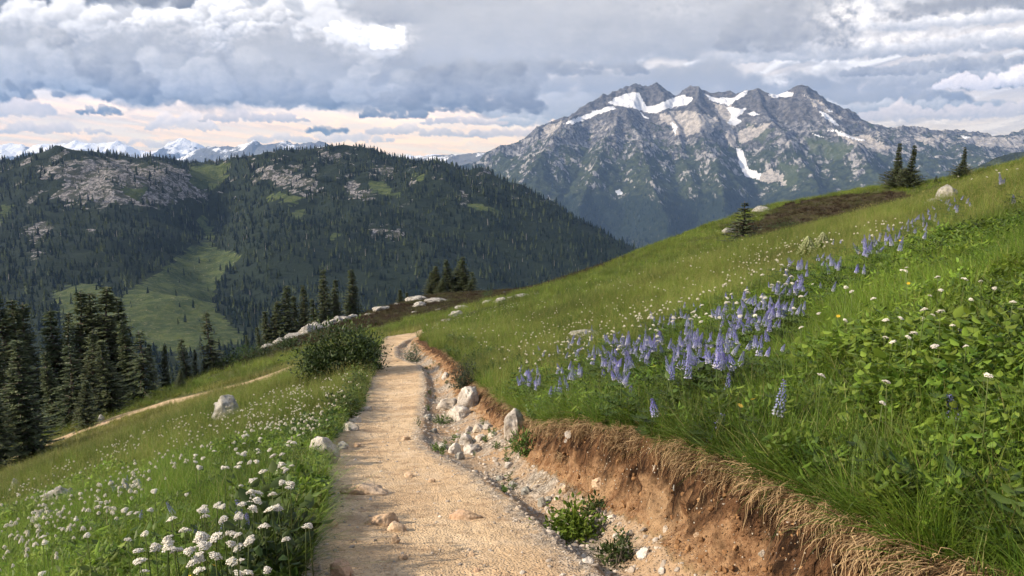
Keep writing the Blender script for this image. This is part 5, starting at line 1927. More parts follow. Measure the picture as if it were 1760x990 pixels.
r = np.random.RandomState(45)
k = 420
yy = 1.4 + 12 * r.rand(k) ** 1.8
keep_ = fbm2(yy * 1.9, yy * 0 + 3, 3, .5, seed=77) > -.02
yy = yy[keep_]
k = len(yy)
xt_ = trail_at(yy)[3] + r.uniform(.0, .10, k)
xt_ = np.where(mask_at(cls, xt_, yy) == 3, xt_ + .12, xt_)
s_ = r.uniform(.16, .30, k)
tag(scatter('grass', np.stack([xt_, yy, ground_z(xt_, yy)], -1), np.stack([r.normal(0, .3, k), -r.uniform(.3, 1.2, k), r.normal(0, .5, k)], -1), np.stack([s_] * 3, -1), r.randint(0, 5, k), C_GN), kind='stuff')

# gravel and pebbles
m_, nt_, o_2 = material('pebbles')
rn_ = nt_.n('ShaderNodeObjectInfo').outputs['Random']
ps_ = nt_.n('ShaderNodeNewGeometry').outputs['Position']
principled(nt_, o_2, nt_.mix(nt_.noise(ps_, 60, 4, .6), nt_.ramp(rn_, [(0, (.13, .115, .10)), (.4, (.30, .26, .22)), (.75, (.47, .41, .34)), (1, (.68, .64, .58))]), (.36, .31, .26)), .9, None, .15)
C_PB = proto_collection('pebble_source', [(rock_mesh('pebble_%d' % i, 40 + i, (1, .8, .6), 2, 9), m_) for i in range(6)])


def pebbles(x, y, ok, lo, hi, seed, pw=2.2, name='gravel'):
    r = np.random.RandomState(seed)
    x, y = x[ok], y[ok]
    k = len(x)
    s = lo + (hi - lo) * r.rand(k) ** pw
    rot = np.stack([r.normal(0, .4, k), r.normal(0, .4, k), r.uniform(0, 6.28, k)], -1)
    P = np.stack([x, y, ground_z(x, y) + s * .1], -1)
    tag(scatter(name, P, rot, np.stack([s] * 3, -1), r.randint(0, 6, k), C_PB), kind='stuff')


x, y = fan(60000, 2.2, 26.0, 45, half=.5, pw=1.3)
c_ = mask_at(cls, x, y)
xl, xr, zp, xt, zt, xw = trail_at(y)
qq = (x - xl) / np.maximum(xr - xl, .2)
nn_ = fbm2(x * 2, y * 2, 3, .5, seed=76)
pebbles(x, y, (c_ == 2) & (nn_ > -.35), .008, .055, 46)
edge_ = np.maximum(sstep(.80, 1.0, qq), sstep(.16, 0, qq))
pebbles(x, y, (c_ == 1) & (R1.rand(len(x)) < edge_ * .9), .006, .03, 47)
pebbles(x, y, (c_ == 1) & (R1.rand(len(x)) < .17) & (nn_ > -.2), .005, .036, 48, 3.2)
pebbles(x, y, (c_ == 3) & (R1.rand(len(x)) < .05), .008, .028, 49)
# clods of the torn earth
m_, nt_, o_2 = material('earth_clods')
rn_ = nt_.n('ShaderNodeObjectInfo').outputs['Random']
ps_ = nt_.n('ShaderNodeNewGeometry').outputs['Position']
principled(nt_, o_2, nt_.mix(nt_.noise(ps_, 40, 4, .6), nt_.ramp(rn_, [(0, (.045, .024, .013)), (.5, (.17, .088, .042)), (1, (.40, .25, .13))]), (.26, .15, .075)), .95, None, .05)
C_CL = proto_collection('clod_source', [(rock_mesh('clod_%d' % i, 70 + i, (1, .85, .7), 2, 14, .35), m_) for i in range(5)])
r = np.random.RandomState(51)
k = 5200
yy = 1.4 + 15 * r.rand(k) ** 1.8
_, xr_k, _, xt_k, _, _ = trail_at(yy)
xx_ = lerp(xt_k - .5, xt_k + .15, r.rand(k))
g = mask_at(cls, xx_, yy) == 3
xx_, yy = xx_[g], yy[g]
k = len(xx_)
s_ = .006 + .032 * r.rand(k) ** 2.6
tag(scatter('earth_clods', np.stack([xx_, yy, ground_z(xx_, yy)], -1), r.uniform(0, 6, (k, 3)), np.stack([s_] * 3, -1), r.randint(0, 5, k), C_CL), kind='stuff')
# ------------------------------------------------------------------ flowers and shrubs: each plant a thing
OCT_F = np.array([(0, 2, 4), (2, 1, 4), (1, 3, 4), (3, 0, 4), (2, 0, 5), (1, 2, 5), (3, 1, 5), (0, 3, 5)])


def octa(mb, c, rx, rz, tint, r=None):
    V = np.array([(rx, 0, 0), (-rx, 0, 0), (0, rx, 0), (0, -rx, 0), (0, 0, rz), (0, 0, -rz)], float)
    if r is not None:
        q = r.normal(0, .5, 3)
        a = math.cos(q[0]), math.sin(q[0])
        V = V @ np.array([[a[0], -a[1], 0], [a[1], a[0], 0], [0, 0, 1]])
        V *= r.uniform(.75, 1.25, (6, 1))
    mb.put(V + c, OCT_F, tint)


def umbel(seed, n, rad_, dome):
    """Domed head of many small florets, origin at its base."""
    r = np.random.RandomState(seed)
    mb = MB()
    for i in range(n):
        q = math.sqrt((i + .5) / n)
        a = i * 2.39996
        q2 = q * r.uniform(.9, 1.1)
        lump = 1 + .18 * math.sin(a * 3 + seed)
        c = np.array([q2 * rad_ * lump * math.cos(a), q2 * rad_ * lump * math.sin(a), dome * (1 - q * q) + r.normal(0, .07) * rad_])
        f = rad_ * r.uniform(.17, .26)
        octa(mb, c, f, f * .6, r.uniform(.35, 1.0), r)
        if i % 4 == 0:
            mb.put([(0, 0, -dome * .6), c - [0, 0, f * .4], c - [.002, 0, f * .4]], [(0, 1, 2)], 0.0)
    return mb.mesh('flower_head_%d' % seed)


def stem_mesh(seed, h, leaves=2, rad_=.0026):
    r = np.random.RandomState(seed)
    mb = MB()
    b = r.normal(0, .05, 2)
    pts = np.array([(b[0] * t * t * h, b[1] * t * t * h, h * t) for t in np.linspace(0, 1, 6)])
    tube(mb, pts, np.linspace(rad_ * 1.3, rad_ * .7, 6), 4, .55)
    for k in range(leaves):
        t = r.uniform(.2, .65)
        a = r.rand() * 6.28
        for sgn in (0, math.pi):
            f = np.array([math.cos(a + sgn), math.sin(a + sgn), .5])
            f /= np.linalg.norm(f)
            s = np.cross(f, [0, 0, 1.0])
            s /= np.linalg.norm(s)
            leaf(mb, pts[int(t * 5)], f, s, .06, .02, r.uniform(.1, .5))
    return mb.mesh('flower_stem_%d' % seed), pts[-1]


def petal_material(name, stops, trans=.25):
    m, nt, out = material(name)
    rnd = nt.n('ShaderNodeObjectInfo').outputs['Random']
    c = nt.ramp(nt.attr('tint'), stops)
    c = nt.hsv(c, nt.lin(rnd, 0, 1, .49, .51), nt.lin(rnd, 0, 1, .85, 1.1), nt.lin(rnd, 0, 1, .85, 1.1))
    leafy(nt, out, c, trans, .6, .2)
    return m


M_WPET = petal_material('white_florets', [(0, (.20, .26, .08)), (.3, (.58, .54, .42)), (.65, (.80, .77, .69)), (1, (.86, .84, .78))])
M_LPET = petal_material('lupine_petals', [(0, (.56, .56, .64)), (.28, (.31, .34, .60)), (.65, (.195, .200, .50)), (1, (.15, .13, .36))])
M_YPET = petal_material('yellow_petals', [(0, (.75, .42, .02)), (1, (.85, .58, .04))])
M_STEM = grass_material('stems', (.055, .095, .02), (.13, .18, .05), (.22, .22, .09), .1, .2)

STEMS = [stem_mesh(700 + i, 1.0, 2, .006) for i in range(5)]
HEADS = [umbel(720 + i, 60, .5, .22 + .05 * (i % 3)) for i in range(5)]
FARHEADS = [umbel(740 + i, 14, .5, .24) for i in range(4)]
C_FW = None


def far_flower(seed):
    """Head and stem in one small mesh, for the uncounted distant flowers (height 1)."""
    r = np.random.RandomState(seed)
    mb = MB()
    tube(mb, [(0, 0, 0), (.02, .01, .5), (.03, .0, .95)], [.008, .007, .005], 3, .12, cap=False)
    for i in range(12):
        q, a = math.sqrt((i + .5) / 12), i * 2.4
        octa(mb, np.array([.03 + .075 * q * math.cos(a), .075 * q * math.sin(a), .96 + .04 * (1 - q * q)]), .026, .018, r.uniform(.45, 1), r)
    return mb.mesh('far_flower_%d' % seed)


m_, nt_, o_2 = material('far_flower_mix')
leafy(nt_, o_2, nt_.ramp(nt_.attr('tint'), [(0, (.09, .14, .03)), (.25, (.10, .15, .04)), (.34, (.60, .56, .43)), (1, (.84, .81, .73))]), .2, .6, .2)
C_FW = proto_collection('far_flower_source', [(far_flower(760 + i), m_) for i in range(4)])

fl_i = [0]


def white_flower(P, h, head_d, label, group):
    """Tall stem with a white domed head."""
    i = fl_i[0]
    fl_i[0] += 1
    t = empty('white_wildflower', P, (i * 2.4) % 6.283)
    tag(t, label, 'flower', group)
    sm, tip = STEMS[i % 5]
    s = link('stem', sm, M_STEM, t)
    s.scale = (h * .9, h * .9, h)
    hd = link('flower_head', HEADS[(i * 3) % 5], M_WPET, t, (tip[0] * h * .9, tip[1] * h * .9, h - head_d * .06))
    hd.scale = (head_d * .54,) * 3
    hd.rotation_euler = (.45 * math.sin(i * 1.7), .45 * math.cos(i * 2.3), i * 1.1)
    return t


def scatter_pix(polys, n, seed):
    """n random photo pixels inside polygons (by area)."""
    r = np.random.RandomState(seed)
    out_ = []
    A = np.array(polys[0], float)
    lo, hi = A.min(0), A.max(0)
    while len(out_) < n:
        p = r.uniform(lo, hi, (n * 4, 2))
        k = in_poly(p[:, 0], p[:, 1], A)
        out_ += [tuple(q) for q in p[k]]
    return np.array(out_[:n])


def flower_patch(poly, n, seed, h, head, label, group, avoid_bare=True):
    r = np.random.RandomState(seed)
    px = scatter_pix([poly], n, seed)
    hh = r.uniform(*h, n)
    P = on_ground(px[:, 0], px[:, 1], hh)
    k = 0
    for p, q in zip(P, hh):
        if np.isnan(p[0]) or bare(p[0], p[1]):
            continue
        white_flower((p[0], p[1], float(ground_z(p[0], p[1])) - .01), q, r.uniform(*head), label, group)
        k += 1
    return k


WG = 'white flower heads of the meadows'
# the heads one can point at
for (u, v, hd, lb) in [
        (536, 893, .050, 'white flower head leaning over the path edge, alone on a long bare stem'), (520, 905, .046, 'smaller white flower head touching the lone one at the path edge'),
        (499, 923, .052, 'white flower on a pale tall stem left of the lone one at the path edge'), (463, 971, .042, 'white flower low in the bottom meadow, nearest the path'),
        (348, 918, .085, 'large white flower head, left of the two biggest in the near meadow'), (382, 913, .085, 'large white flower head, right of the two biggest in the near meadow'),
        (418, 928, .062, 'round white flower head right of the two biggest in the near meadow'), (318, 910, .075, 'flat wide white flower head left of the biggest ones in the near meadow'),
        (308, 940, .075, 'wide white flower head below the flat wide one in the near meadow'), (327, 942, .07, 'white flower head beside the wide low one in the near meadow'),
        (362, 930, .075, 'white flower head under the biggest ones in the near meadow'), (437, 843, .062, 'tall white flower head at the top of the near dense clump'),
        (466, 848, .06, 'tall white flower head at the top right of the near dense clump'), (420, 862, .06, 'white flower head in the middle of the near dense clump'),
        (434, 870, .06, 'white flower head under the middle of the near dense clump'), (450, 856, .06, 'round white flower head at the right of the near dense clump'),
        (405, 880, .06, 'white flower head at the lower left of the near dense clump'), (444, 752, .055, 'white flower head high beside the grassy path edge, far left of the jagged rock'),
        (515, 746, .05, 'white flower head rising nearest to the jagged white rock'), (490, 806, .055, 'white flower head alone above the dark trailside leaves'),
        (488, 827, .05, 'white flower head just below the lone one above the dark leaves'),
        (1238, 797, 0, ''), (1437, 753, 0, ''), (1652, 482, .055, 'white flower head high on the right slope near the picture edge'),
        (1584, 536, .055, 'large white flower head in the middle of the right slope grass'), (1559, 534, 0, ''),
        (1466, 504, .05, 'white flower head above the leafy patch on the right slope'), (1376, 512, .06, 'white flower head at the upper end of the long lupine bank'),
        (1530, 664, .045, 'pinkish-white flower head in the broad leaves at the right'), (1409, 647, .05, 'white flower head alone in the grass below the broad leaves'),
        (1506, 697, .036, 'tiny pink-white flower head lowest in the broad leaves'), (1700, 652, .045, 'white flower head on a dark stem at the right picture edge leaves')]:
    if hd:
        P = on_ground(u, v, .40)
        white_flower((P[0], P[1], float(ground_z(P[0], P[1])) - .01), .40 if v > 700 else .42, hd, lb, WG)
n_w = fl_i[0]
for poly, n, sd, h, hd, lb in [
        ([(170, 985), (430, 985), (520, 900), (500, 830), (420, 820), (330, 870), (200, 930)], 52, 801, (.30, .46), (.045, .075), 'white domed flower head in the dense near patch of the left meadow'),
        ([(330, 800), (500, 810), (520, 745), (430, 740), (330, 780)], 34, 802, (.32, .46), (.045, .07), 'white domed flower head in the left meadow level with the jagged path rock'),
        ([(20, 985), (170, 985), (330, 870), (300, 810), (100, 880)], 16, 803, (.28, .42), (.035, .06), 'small white flower head in the near left corner of the meadow'),
        ([(1130, 560), (1300, 540), (1400, 455), (1330, 450), (1190, 500), (1090, 545)], 44, 804, (.34, .48), (.05, .075), 'white flower head among the upper lupines of the right slope'),
        ([(940, 640), (1130, 590), (1200, 540), (1090, 530), (960, 590)], 34, 805, (.34, .46), (.045, .07), 'white flower head between lupines at the lower left of the right slope'),
        ([(1350, 560), (1700, 640), (1755, 470), (1500, 440), (1380, 480)], 30, 806, (.26, .42), (.035, .058), 'white flower head scattered in the bright grass of the right slope'),
        ([(1640, 300), (1760, 280), (1760, 300), (1680, 320)], 7, 807, (.40, .55), (.06, .08), 'white flower head against the skyline at the right top of the slope')]:
    n_w += flower_patch(poly, n, sd, h, hd, lb, WG)

# the uncounted rest of the white flowers
r = np.random.RandomState(9)
FP, FH = [], []
for poly, n, hl in [
        ([(640, 590), (640, 690), (560, 740), (440, 740), (330, 790), (180, 880), (0, 960), (0, 900), (200, 810), (340, 720), (430, 670), (560, 640)], 620, (.26, .40)),
        ([(600, 640), (560, 740), (420, 735), (380, 720), (460, 670)], 340, (.26, .38)),
        ([(0, 985), (0, 850), (300, 740), (430, 690), (380, 740), (250, 850), (120, 985)], 100, (.26, .38)),
        ([(0, 850), (110, 790), (400, 680), (420, 690), (180, 790), (0, 880)], 260, (.26, .40)),
        ([(740, 575), (900, 520), (1100, 450), (1250, 410), (1400, 400), (1250, 470), (1050, 540), (860, 600), (800, 590)], 330, (.28, .40)),
        ([(850, 640), (1000, 600), (1180, 520), (1360, 440), (1330, 430), (1150, 500), (960, 560), (850, 600)], 330, (.28, .42)),
        ([(1180, 480), (1500, 400), (1600, 360), (1500, 380), (1330, 420)], 120, (.30, .44)),
        ([(640, 585), (720, 560), (900, 512), (900, 525), (760, 565), (690, 580)], 120, (.26, .40))]:
    px = scatter_pix([poly], n, 820 + n)
    # gather into drifts
    keep = fbm2(px[:, 0] / 60, px[:, 1] / 22, 4, .55, seed=95) + r.uniform(-.25, .35, n) > -.05
    px = px[keep]
    hh = r.uniform(*hl, len(px))
    P = on_ground(px[:, 0], px[:, 1], hh)
    g = ~np.isnan(P[:, 0])
    g[g] &= ~bare(P[g, 0], P[g, 1])
    FP.append(P[g])
    FH.append(hh[g])
FP, FH = np.concatenate(FP), np.concatenate(FH)
FP[:, 2] = ground_z(FP[:, 0], FP[:, 1])
k = len(FP)
wd = FH * r.uniform(.30, .70, k) * np.clip(.66 + FP[:, 1] * .013, .66, 1.2)
tag(scatter('small_white_flowers', FP, np.stack([r.normal(0, .12, k), r.normal(0, .12, k), r.uniform(0, 6.28, k)], -1), np.stack([wd, wd, FH], -1), r.randint(0, 4, k), C_FW), kind='stuff')


# ---- lupines
def lupine_spike(seed, whorls, L):
    r = np.random.RandomState(seed)
    mb = MB()
    tube(mb, [(0, 0, 0), (0, 0, L * .5), (0, 0, L)], [.0032, .0026, .001], 4, .5)
    for k in range(whorls):
        t = k / (whorls - 1)
        z = L * (.03 + .95 * t ** .92)
        n = max(4, int(7 * (1 - .45 * t)))
        rr = .021 * (1 - .72 * t ** 1.6)
        for j in range(n):
            a = j * 6.283 / n + k * .7 + r.normal(0, .15)
            c = np.array([rr * math.cos(a), rr * math.sin(a), z + r.normal(0, .002)])
            s = (.0098 * (1 - .5 * t)) * r.uniform(.85, 1.2)
            V = np.array([c + [0, 0, s * 1.1], c + np.array([math.cos(a), math.sin(a), .1]) * s * 1.3, c - [0, 0, s * .7],
                          c + np.array([-math.sin(a), math.cos(a), .2]) * s * .7, c - np.array([-math.sin(a), math.cos(a), -.2]) * s * .7])
            mb.put(V, [(0, 3, 1), (0, 1, 4), (2, 1, 3), (2, 4, 1)], np.clip(.10 + .85 * t + r.normal(0, .12), 0, 1))
    return mb.mesh('lupine_spike_%d' % seed)


def lupine_foliage(seed, h, fans):
    r = np.random.RandomState(seed)
    mb = MB()
    tube(mb, [(0, 0, -.02), (.01, .0, h * .5), (0, 0, h)], [.004, .0035, .003], 4, .4)
    for k in range(fans):
        a, t = k * 2.4 + r.normal(0, .3), r.uniform(.15, .95)
        ln = r.uniform(.05, .12)
        p0 = np.array([0, 0, h * t])
        p1 = p0 + ln * np.array([math.cos(a), math.sin(a), .55])
        tube(mb, [p0, (p0 + p1) / 2 + [0, 0, -.005], p1], [.0018, .0015, .001], 3, .4, cap=False)
        for j in range(8):
            b = j * 6.283 / 8
            f = np.array([math.cos(b), math.sin(b), .35])
            f /= np.linalg.norm(f)
            s = np.cross(f, [0, 0, 1.0])
            s /= np.linalg.norm(s)
            leaf(mb, p1, f, s, r.uniform(.034, .05), .012, r.uniform(.1, .6), .35)
    return mb.mesh('lupine_foliage_%d' % seed)


SPIKES = [lupine_spike(850 + i, 13 + i % 3, .13 + .022 * i) for i in range(5)]
FOLI = [lupine_foliage(870 + i, .30, 14) for i in range(4)]
lu_i = [0]
LG = 'lupines of the flower slope'


def lupine(u, v, label, n_sp, hgt=.44, group=LG, big=1.0):
    i = lu_i[0]
    P = on_ground(u, v, hgt)
    if np.isnan(P[0]) or bare(P[0], P[1]):
        return
    lu_i[0] += 1
    r = np.random.RandomState(5000 + i)
    t = empty('lupine', (P[0], P[1], float(ground_z(P[0], P[1])) - .01), r.rand() * 6.28)
    tag(t, label, 'flower', group)
    f = link('foliage', FOLI[i % 4], M_HERBD, t)
    f.scale = (1.1, 1.1, hgt / .40)
    for k in range(n_sp):
        L = r.uniform(.6, 1.15) * big
        a, q = r.rand() * 6.28, (.0 if k == 0 else r.uniform(.04, .11))
        s = link('flower_spike', SPIKES[r.randint(5)], M_LPET, t, (q * math.cos(a), q * math.sin(a), hgt - .17 * L + r.normal(0, .02)))
        s.scale = (L * 1.1, L * 1.1, L)
        s.rotation_euler = (r.normal(0, .26), r.normal(0, .26), r.rand() * 6.28)


for (u, v, lb, ns, hg) in [
        (1187, 640, 'lupine with two long pale hanging-looking spikes in front of the brightest clump', 2, .40), (1213, 640, 'lupine with pale blue lower whorls, right front of the brightest clump', 2, .40),
        (1340, 668, 'single blue lupine alone in the bright grass of the right slope', 1, .30), (1222, 716, 'pair of low violet lupine spikes just above the turf of the bank', 2, .16),
        (1128, 688, 'small lone lupine in the green grass above the bank', 1, .20), (1252, 634, 'small pale lupine right of the brightest clump', 1, .30),
        (1722, 300, 'lupine standing highest at the right skyline', 2, .45), (1745, 318, 'lupine at the right picture edge near the skyline', 1, .45),
        (1660, 655, 'faint small lupine at right in the broad leaves', 1, .25)]:
    lupine(u, v, lb, ns, hg)
for (cu, cv, ru, rv, n, lb, sp) in [
        (1188, 590, 30, 24, 20, 'blue lupine of the brightest dense clump in the middle of the slope', (2, 4)), (1245, 588, 18, 20, 9, 'blue lupine of the group right beside the brightest clump', (2, 4)),
        (1312, 566, 26, 18, 9, 'blue lupine of the loose group in grass right of the brightest clump', (1, 3)), (1330, 518, 40, 16, 20, 'deep violet lupine in the long bank rising to the right', (2, 4)),
        (1360, 492, 22, 12, 8, 'deep violet lupine at the upper end of the long bank', (2, 3)), (1400, 452, 40, 12, 12, 'violet lupine in the band above the long bank', (1, 3)),
        (1482, 414, 36, 12, 12, 'lupine in the upper band near the dark heather patch', (1, 3)), (1560, 390, 24, 10, 11, 'lupine at the top right end of the upper band', (1, 2)), (1440, 434, 26, 12, 8, 'lupine between the band above the long bank and the upper band', (1, 2)), (1520, 402, 26, 10, 8, 'lupine in the middle of the upper band', (1, 2)),
        (1600, 366, 22, 10, 7, 'lupine between the upper band and the skyline boulder', (1, 2)), (1275, 545, 40, 14, 10, 'violet lupine between the brightest clump and the long bank', (1, 3)),
        (1010, 600, 60, 14, 16, 'lupine in the pale drift above the violet one', (1, 2)), (940, 628, 40, 12, 9, 'small lupine in the thin left tail of the pale drift', (1, 2)),
        (1110, 575, 60, 14, 12, 'small lupine in front of the thin band behind the violet drift', (1, 2)), (1370, 474, 50, 14, 10, 'small lupine linking the long bank to the band above it', (1, 2)),
        (1645, 340, 24, 12, 9, 'lupine beside the rounded skyline boulder', (1, 3)), (1098, 598, 46, 18, 20, 'violet lupine left of the brightest clump', (1, 4)),
        (1042, 622, 34, 16, 13, 'violet lupine in the lower left drift of the slope', (1, 3)), (972, 652, 28, 12, 10, 'lupine with drooping spikes near the left end of the drift', (1, 3)),
        (915, 648, 22, 12, 7, 'faded lupine at the far left end of the drift above the bank', (1, 2)), (1062, 572, 50, 12, 10, 'lupine in the thin band behind the violet drift', (1, 2)),
        (1150, 548, 54, 11, 12, 'lupine among white flowers behind the brightest clump', (1, 3)), (1232, 528, 52, 10, 12, 'lupine in the upper thin band behind the brightest clump', (1, 3)),
        (1292, 502, 40, 10, 9, 'lupine in the upper thin band behind the long bank', (1, 2)),
        (222, 822, 18, 6, 7, 'small violet lupine in the little clump of the left meadow', (1, 2)), (415, 876, 10, 8, 3, 'violet lupine hidden among the dense white heads near the path', (1, 2)),
        (290, 890, 60, 30, 4, 'faint lupine in the grass of the left meadow', (1, 1))]:
    r = np.random.RandomState(int(cu + cv))
    for _ in range(n):
        lupine(cu + r.normal(0, ru * .7), cv + r.normal(0, rv * .7), lb, r.randint(sp[0], sp[1] + 1), r.uniform(.30, .42) if cv < 700 else r.uniform(.22, .30), big=r.uniform(.45, .80) if cv > 570 else r.uniform(.36, .62))

# ---- yellow flowers
ymb = MB()
r = np.random.RandomState(3)
for j in range(11):
    a = j * 6.283 / 11
    f = np.array([math.cos(a), math.sin(a), .18])
    s = np.array([-math.sin(a), math.cos(a), 0])
    ymb.put([f * .1, f * .6 + s * .13, f * 1.0, f * .6 - s * .13], [(0, 1, 2, 3)], .9)
octa(ymb, np.array([0, 0, .08]), .26, .12, 0.0)
YHEAD = ymb.mesh('yellow_head')
for (u, v, lb) in [(1083, 640, ''), (1124, 626, 'yellow flower under the lupines left of the brightest clump'), (1064, 627, 'yellow flower within the lower lupine drift'),
                   (1273, 693, 'yellow-orange flower above the bank turf in the right foreground'), (1300, 684, 'pale yellow flower right of the orange one above the bank'),
                   (1560, 484, 'orange flower in the middle right slope grass'), (1640, 530, 'yellow flower right of the largest white head on the slope'),
                   (1476, 432, 'bright yellow flower under the upper lupine band'), (1490, 443, 'yellow flower just below the bright one under the upper lupine band'),
                   (1548, 412, 'yellow flower above the orange one on the right slope'), (1440, 540, 'small yellow flower left of the leafy patch'),
                   (1694, 640, 'small orange flower at the right edge leaves'), (369, 968, 'yellow flower cluster head in the near bottom meadow'), (330, 985, 'yellow flower at the bottom edge of the meadow')]:
    if not lb:
        continue
    P = on_ground(u, v, .30)
    t = tag(empty('yellow_wildflower', (P[0], P[1], float(ground_z(P[0], P[1])) - .01), u % 6), lb, 'flower', 'yellow flowers in the grass')
    sm, tip = STEMS[int(u) % 5]
    s = link('stem', sm, M_STEM, t)
    s.scale = (.27, .27, .30)
    hd = link('flower_head', YHEAD, M_YPET, t, (tip[0] * .27, tip[1] * .27, .30))
    hd.scale = (.014,) * 3
    hd.rotation_euler = (.5, -.3, 0)


# ---- two tall pale green seed spires
def spire_plant(u, v_foot, hgt, label, seed):
    P = on_ground(u, v_foot)
    r = np.random.RandomState(seed)
    t = tag(empty('green_corn_lily', (P[0], P[1], float(ground_z(P[0], P[1])) - .02), 0), label, 'plant', 'tall green flower spires')
    mb = MB()
    tube(mb, [(0, 0, 0), (.01, .005, hgt * .5), (0, 0, hgt)], [.012, .009, .004], 5, .4)
    for k in range(9):
        a, z = k * 2.4, hgt * (.05 + .04 * k)
        f = np.array([math.cos(a), math.sin(a), .9])
        f /= np.linalg.norm(f)
        s = np.cross(f, [0, 0, 1.0])
        leaf(mb, np.array([0, 0, z]), f, s / np.linalg.norm(s), .24, .10, r.uniform(.2, .6), .3)
    link('stalk', mb.mesh('lily_stalk'), M_HERB, t)
    fb = MB()
    for k in range(16):
        z = hgt * (.45 + .54 * k / 15)
        L = .17 * (1 - k / 15) ** .8 + .02
        for j in range(5):
            a = j * 1.2566 + k * .7
            for q in np.linspace(.2, 1, 6):
                octa(fb, np.array([math.cos(a) * L * q, math.sin(a) * L * q, z - .25 * L * q * q + r.normal(0, .006)]), .017, .013, r.uniform(.3, 1), r)
    link('flower_panicle', fb.mesh('lily_panicle'), M_PALE, t)


M_PALE = petal_material('pale_green_florets', [(0, (.16, .22, .07)), (.6, (.36, .42, .20)), (1, (.50, .52, .30))])
spire_plant(1386, 452, .50, 'taller left one of two pale green flower spires on the slope under the heather patch', 1)
spire_plant(1412, 440, .46, 'right one of two pale green flower spires on the slope under the heather patch', 2)


# ---- shrubs
def shrub(name, P, dims, n_leaf, L, Wd, mat, label, seed, stems=26, clumps=22, cat='shrub'):
    r = np.random.RandomState(seed)
    t = tag(empty(name, P), label, cat)
    tb, mb = MB(), MB()
    cen = []
    for _ in range(clumps):
        v = r.normal(size=3)
        v[2] = abs(v[2])
        v /= np.linalg.norm(v)
        v *= r.uniform(.45, 1.0)
        cen.append(v * np.array(dims) * [.5, .5, 1.0])
    cen = np.array(cen)
    for i in range(stems):
        c = cen[i % clumps]
        b = np.array([r.normal(0, .08) * dims[0], r.normal(0, .08) * dims[1], -.03])
        tube(tb, [b, lerp(b, c, .5) + r.normal(0, .03, 3) * dims[2], c], [.010 * dims[2] + .002, .006 * dims[2] + .001, .001], 4, .3, cap=False)
    for _ in range(n_leaf):
        c = cen[r.randint(clumps)]
        p = c + r.normal(0, .155, 3) * np.array(dims) * [1, 1, .85]
        p[2] = max(p[2], .01)
        f = r.normal(size=3) + (p - np.array([0, 0, dims[2] * .3])) / dims[2] * 1.1
        f /= np.linalg.norm(f)
        s = np.cross(f, [0, 0, 1.0]) + r.normal(0, .3, 3)
        s /= np.linalg.norm(s)
        leaf(mb, p, f, s, L * r.uniform(.6, 1.2), Wd * r.uniform(.7, 1.2), r.uniform(0, .75))
    link('foliage', mb.mesh(name + '_foliage'), mat, t)
    link('branches', tb.mesh(name + '_branches'), M_BARK, t)
    return t


def shrub_at(u, v_foot, wpx, hpx, **k):
    P = on_ground(u, v_foot)
    dep = P[1] * math.cos(PITCH) - P[2] * math.sin(PITCH)
    return k.pop('maker', shrub)(k.pop('name'), (P[0], P[1], P[2]), (wpx * dep / FPX, wpx * dep / FPX * .9, hpx * dep / FPX), **k)


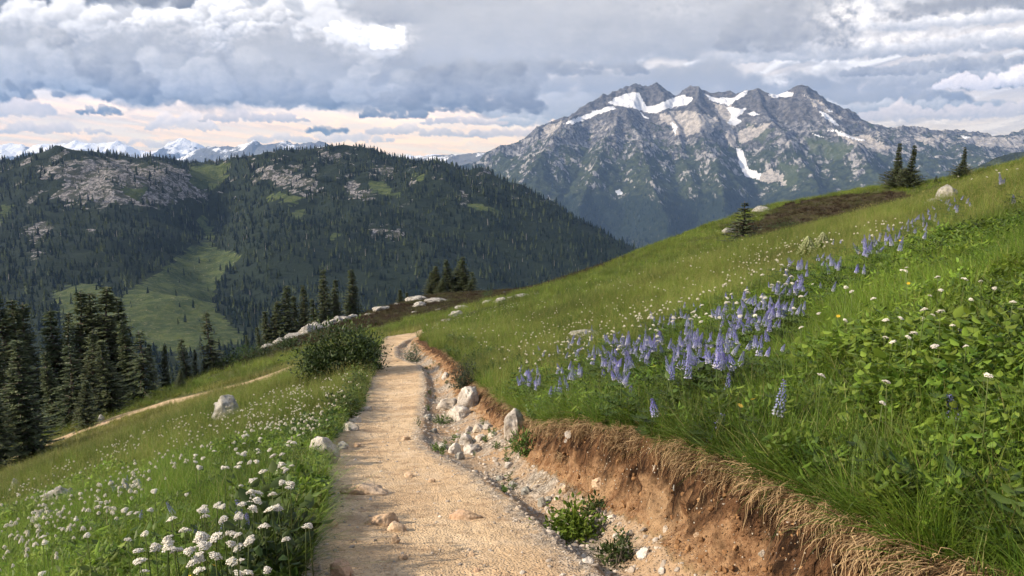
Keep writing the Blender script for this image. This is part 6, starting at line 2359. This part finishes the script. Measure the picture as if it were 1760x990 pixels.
M_BUSH = grass_material('bush_leaves', (.016, .038, .008), (.052, .092, .018), (.08, .12, .03), .0, .2)
M_BUSH2 = grass_material('bluish_leaves', (.028, .045, .022), (.065, .090, .045), (.12, .13, .06), .0, .15)
shrub_at(583, 646, 112, 92, name='willow_shrub', n_leaf=7500, L=.10, Wd=.042, mat=M_BUSH, label='big dark green leafy shrub at the left side of the path where it bends', seed=1, stems=40, clumps=34)
shrub_at(628, 634, 50, 66, name='willow_shrub', n_leaf=2600, L=.085, Wd=.035, mat=M_BUSH, label='smaller shrub leaning over the path, joined to the right of the big leafy shrub', seed=2)
shrub_at(798, 664, 42, 56, name='lupine_bush', n_leaf=1300, L=.05, Wd=.016, mat=M_BUSH2, label='bluish dark bushy lupine overhanging the gutter at the red bank', seed=3)
shrub_at(988, 926, 84, 60, name='leafy_weed', n_leaf=900, L=.036, Wd=.020, mat=M_HERB, label='bright green broad-leaved plant growing in the gutter beside the path', seed=4, stems=24, clumps=24, cat='plant')
shrub_at(1062, 968, 80, 40, name='leafy_weed', n_leaf=420, L=.032, Wd=.013, mat=M_HERBD, label='darker weedy plant in the gutter in front of the bright broad-leaved one', seed=5, cat='plant')
shrub_at(905, 775, 54, 34, name='leafy_weed', n_leaf=420, L=.055, Wd=.016, mat=M_HERBD, label='green weed growing over the foot of the tall white rock', seed=6, cat='plant')
shrub_at(1022, 878, 40, 26, name='leafy_weed', n_leaf=220, L=.035, Wd=.015, mat=M_HERBD, label='small weed at the foot of the bank above the broad-leaved plant', seed=7, cat='plant')
shrub_at(712, 622, 34, 34, name='leafy_weed', n_leaf=700, L=.07, Wd=.02, mat=M_BUSH2, label='grey-green weed tuft filling the inside of the path bend', seed=8, cat='plant')
shrub_at(762, 728, 40, 14, name='leafy_weed', n_leaf=260, L=.05, Wd=.014, mat=M_HERBD, label='low weed along the path side left of the wedge-shaped rock', seed=9, cat='plant')
for (u, v, w, h, lb, sd) in [(420, 634, 60, 26, 'dark low bush right of the lone conifer, below the outcrop', 11), (455, 628, 50, 20, 'brownish low bush under the left end of the outcrop', 12),
                             (395, 640, 40, 24, 'dark bush at the foot of the lone conifer of the left stand', 13), (500, 612, 46, 18, 'low bush beneath the middle of the outcrop', 14)]:
    P = at(u, v, 46)
    P[2] = ground_z(P[0], P[1])
    shrub('low_bush', tuple(P), (w * 46 / FPX, w * 46 / FPX * .8, h * 46 / FPX), 900, .13, .06, M_BUSH, lb, sd)
P = at(838, 510, 70)
shrub('low_bush', (P[0], P[1], float(ground_z(P[0], P[1]))), (1.0, .9, .75), 500, .10, .05, M_BUSH, 'small round bush right of the conifer clump on the heather rise', 15)
P = at(1352, 392, 50)
shrub('low_bush', (P[0], P[1], float(ground_z(P[0], P[1]))), (2.6, 1.2, .55), 700, .11, .05, M_BUSH, 'low dark bush on the knoll right of the tiered conifer', 16)
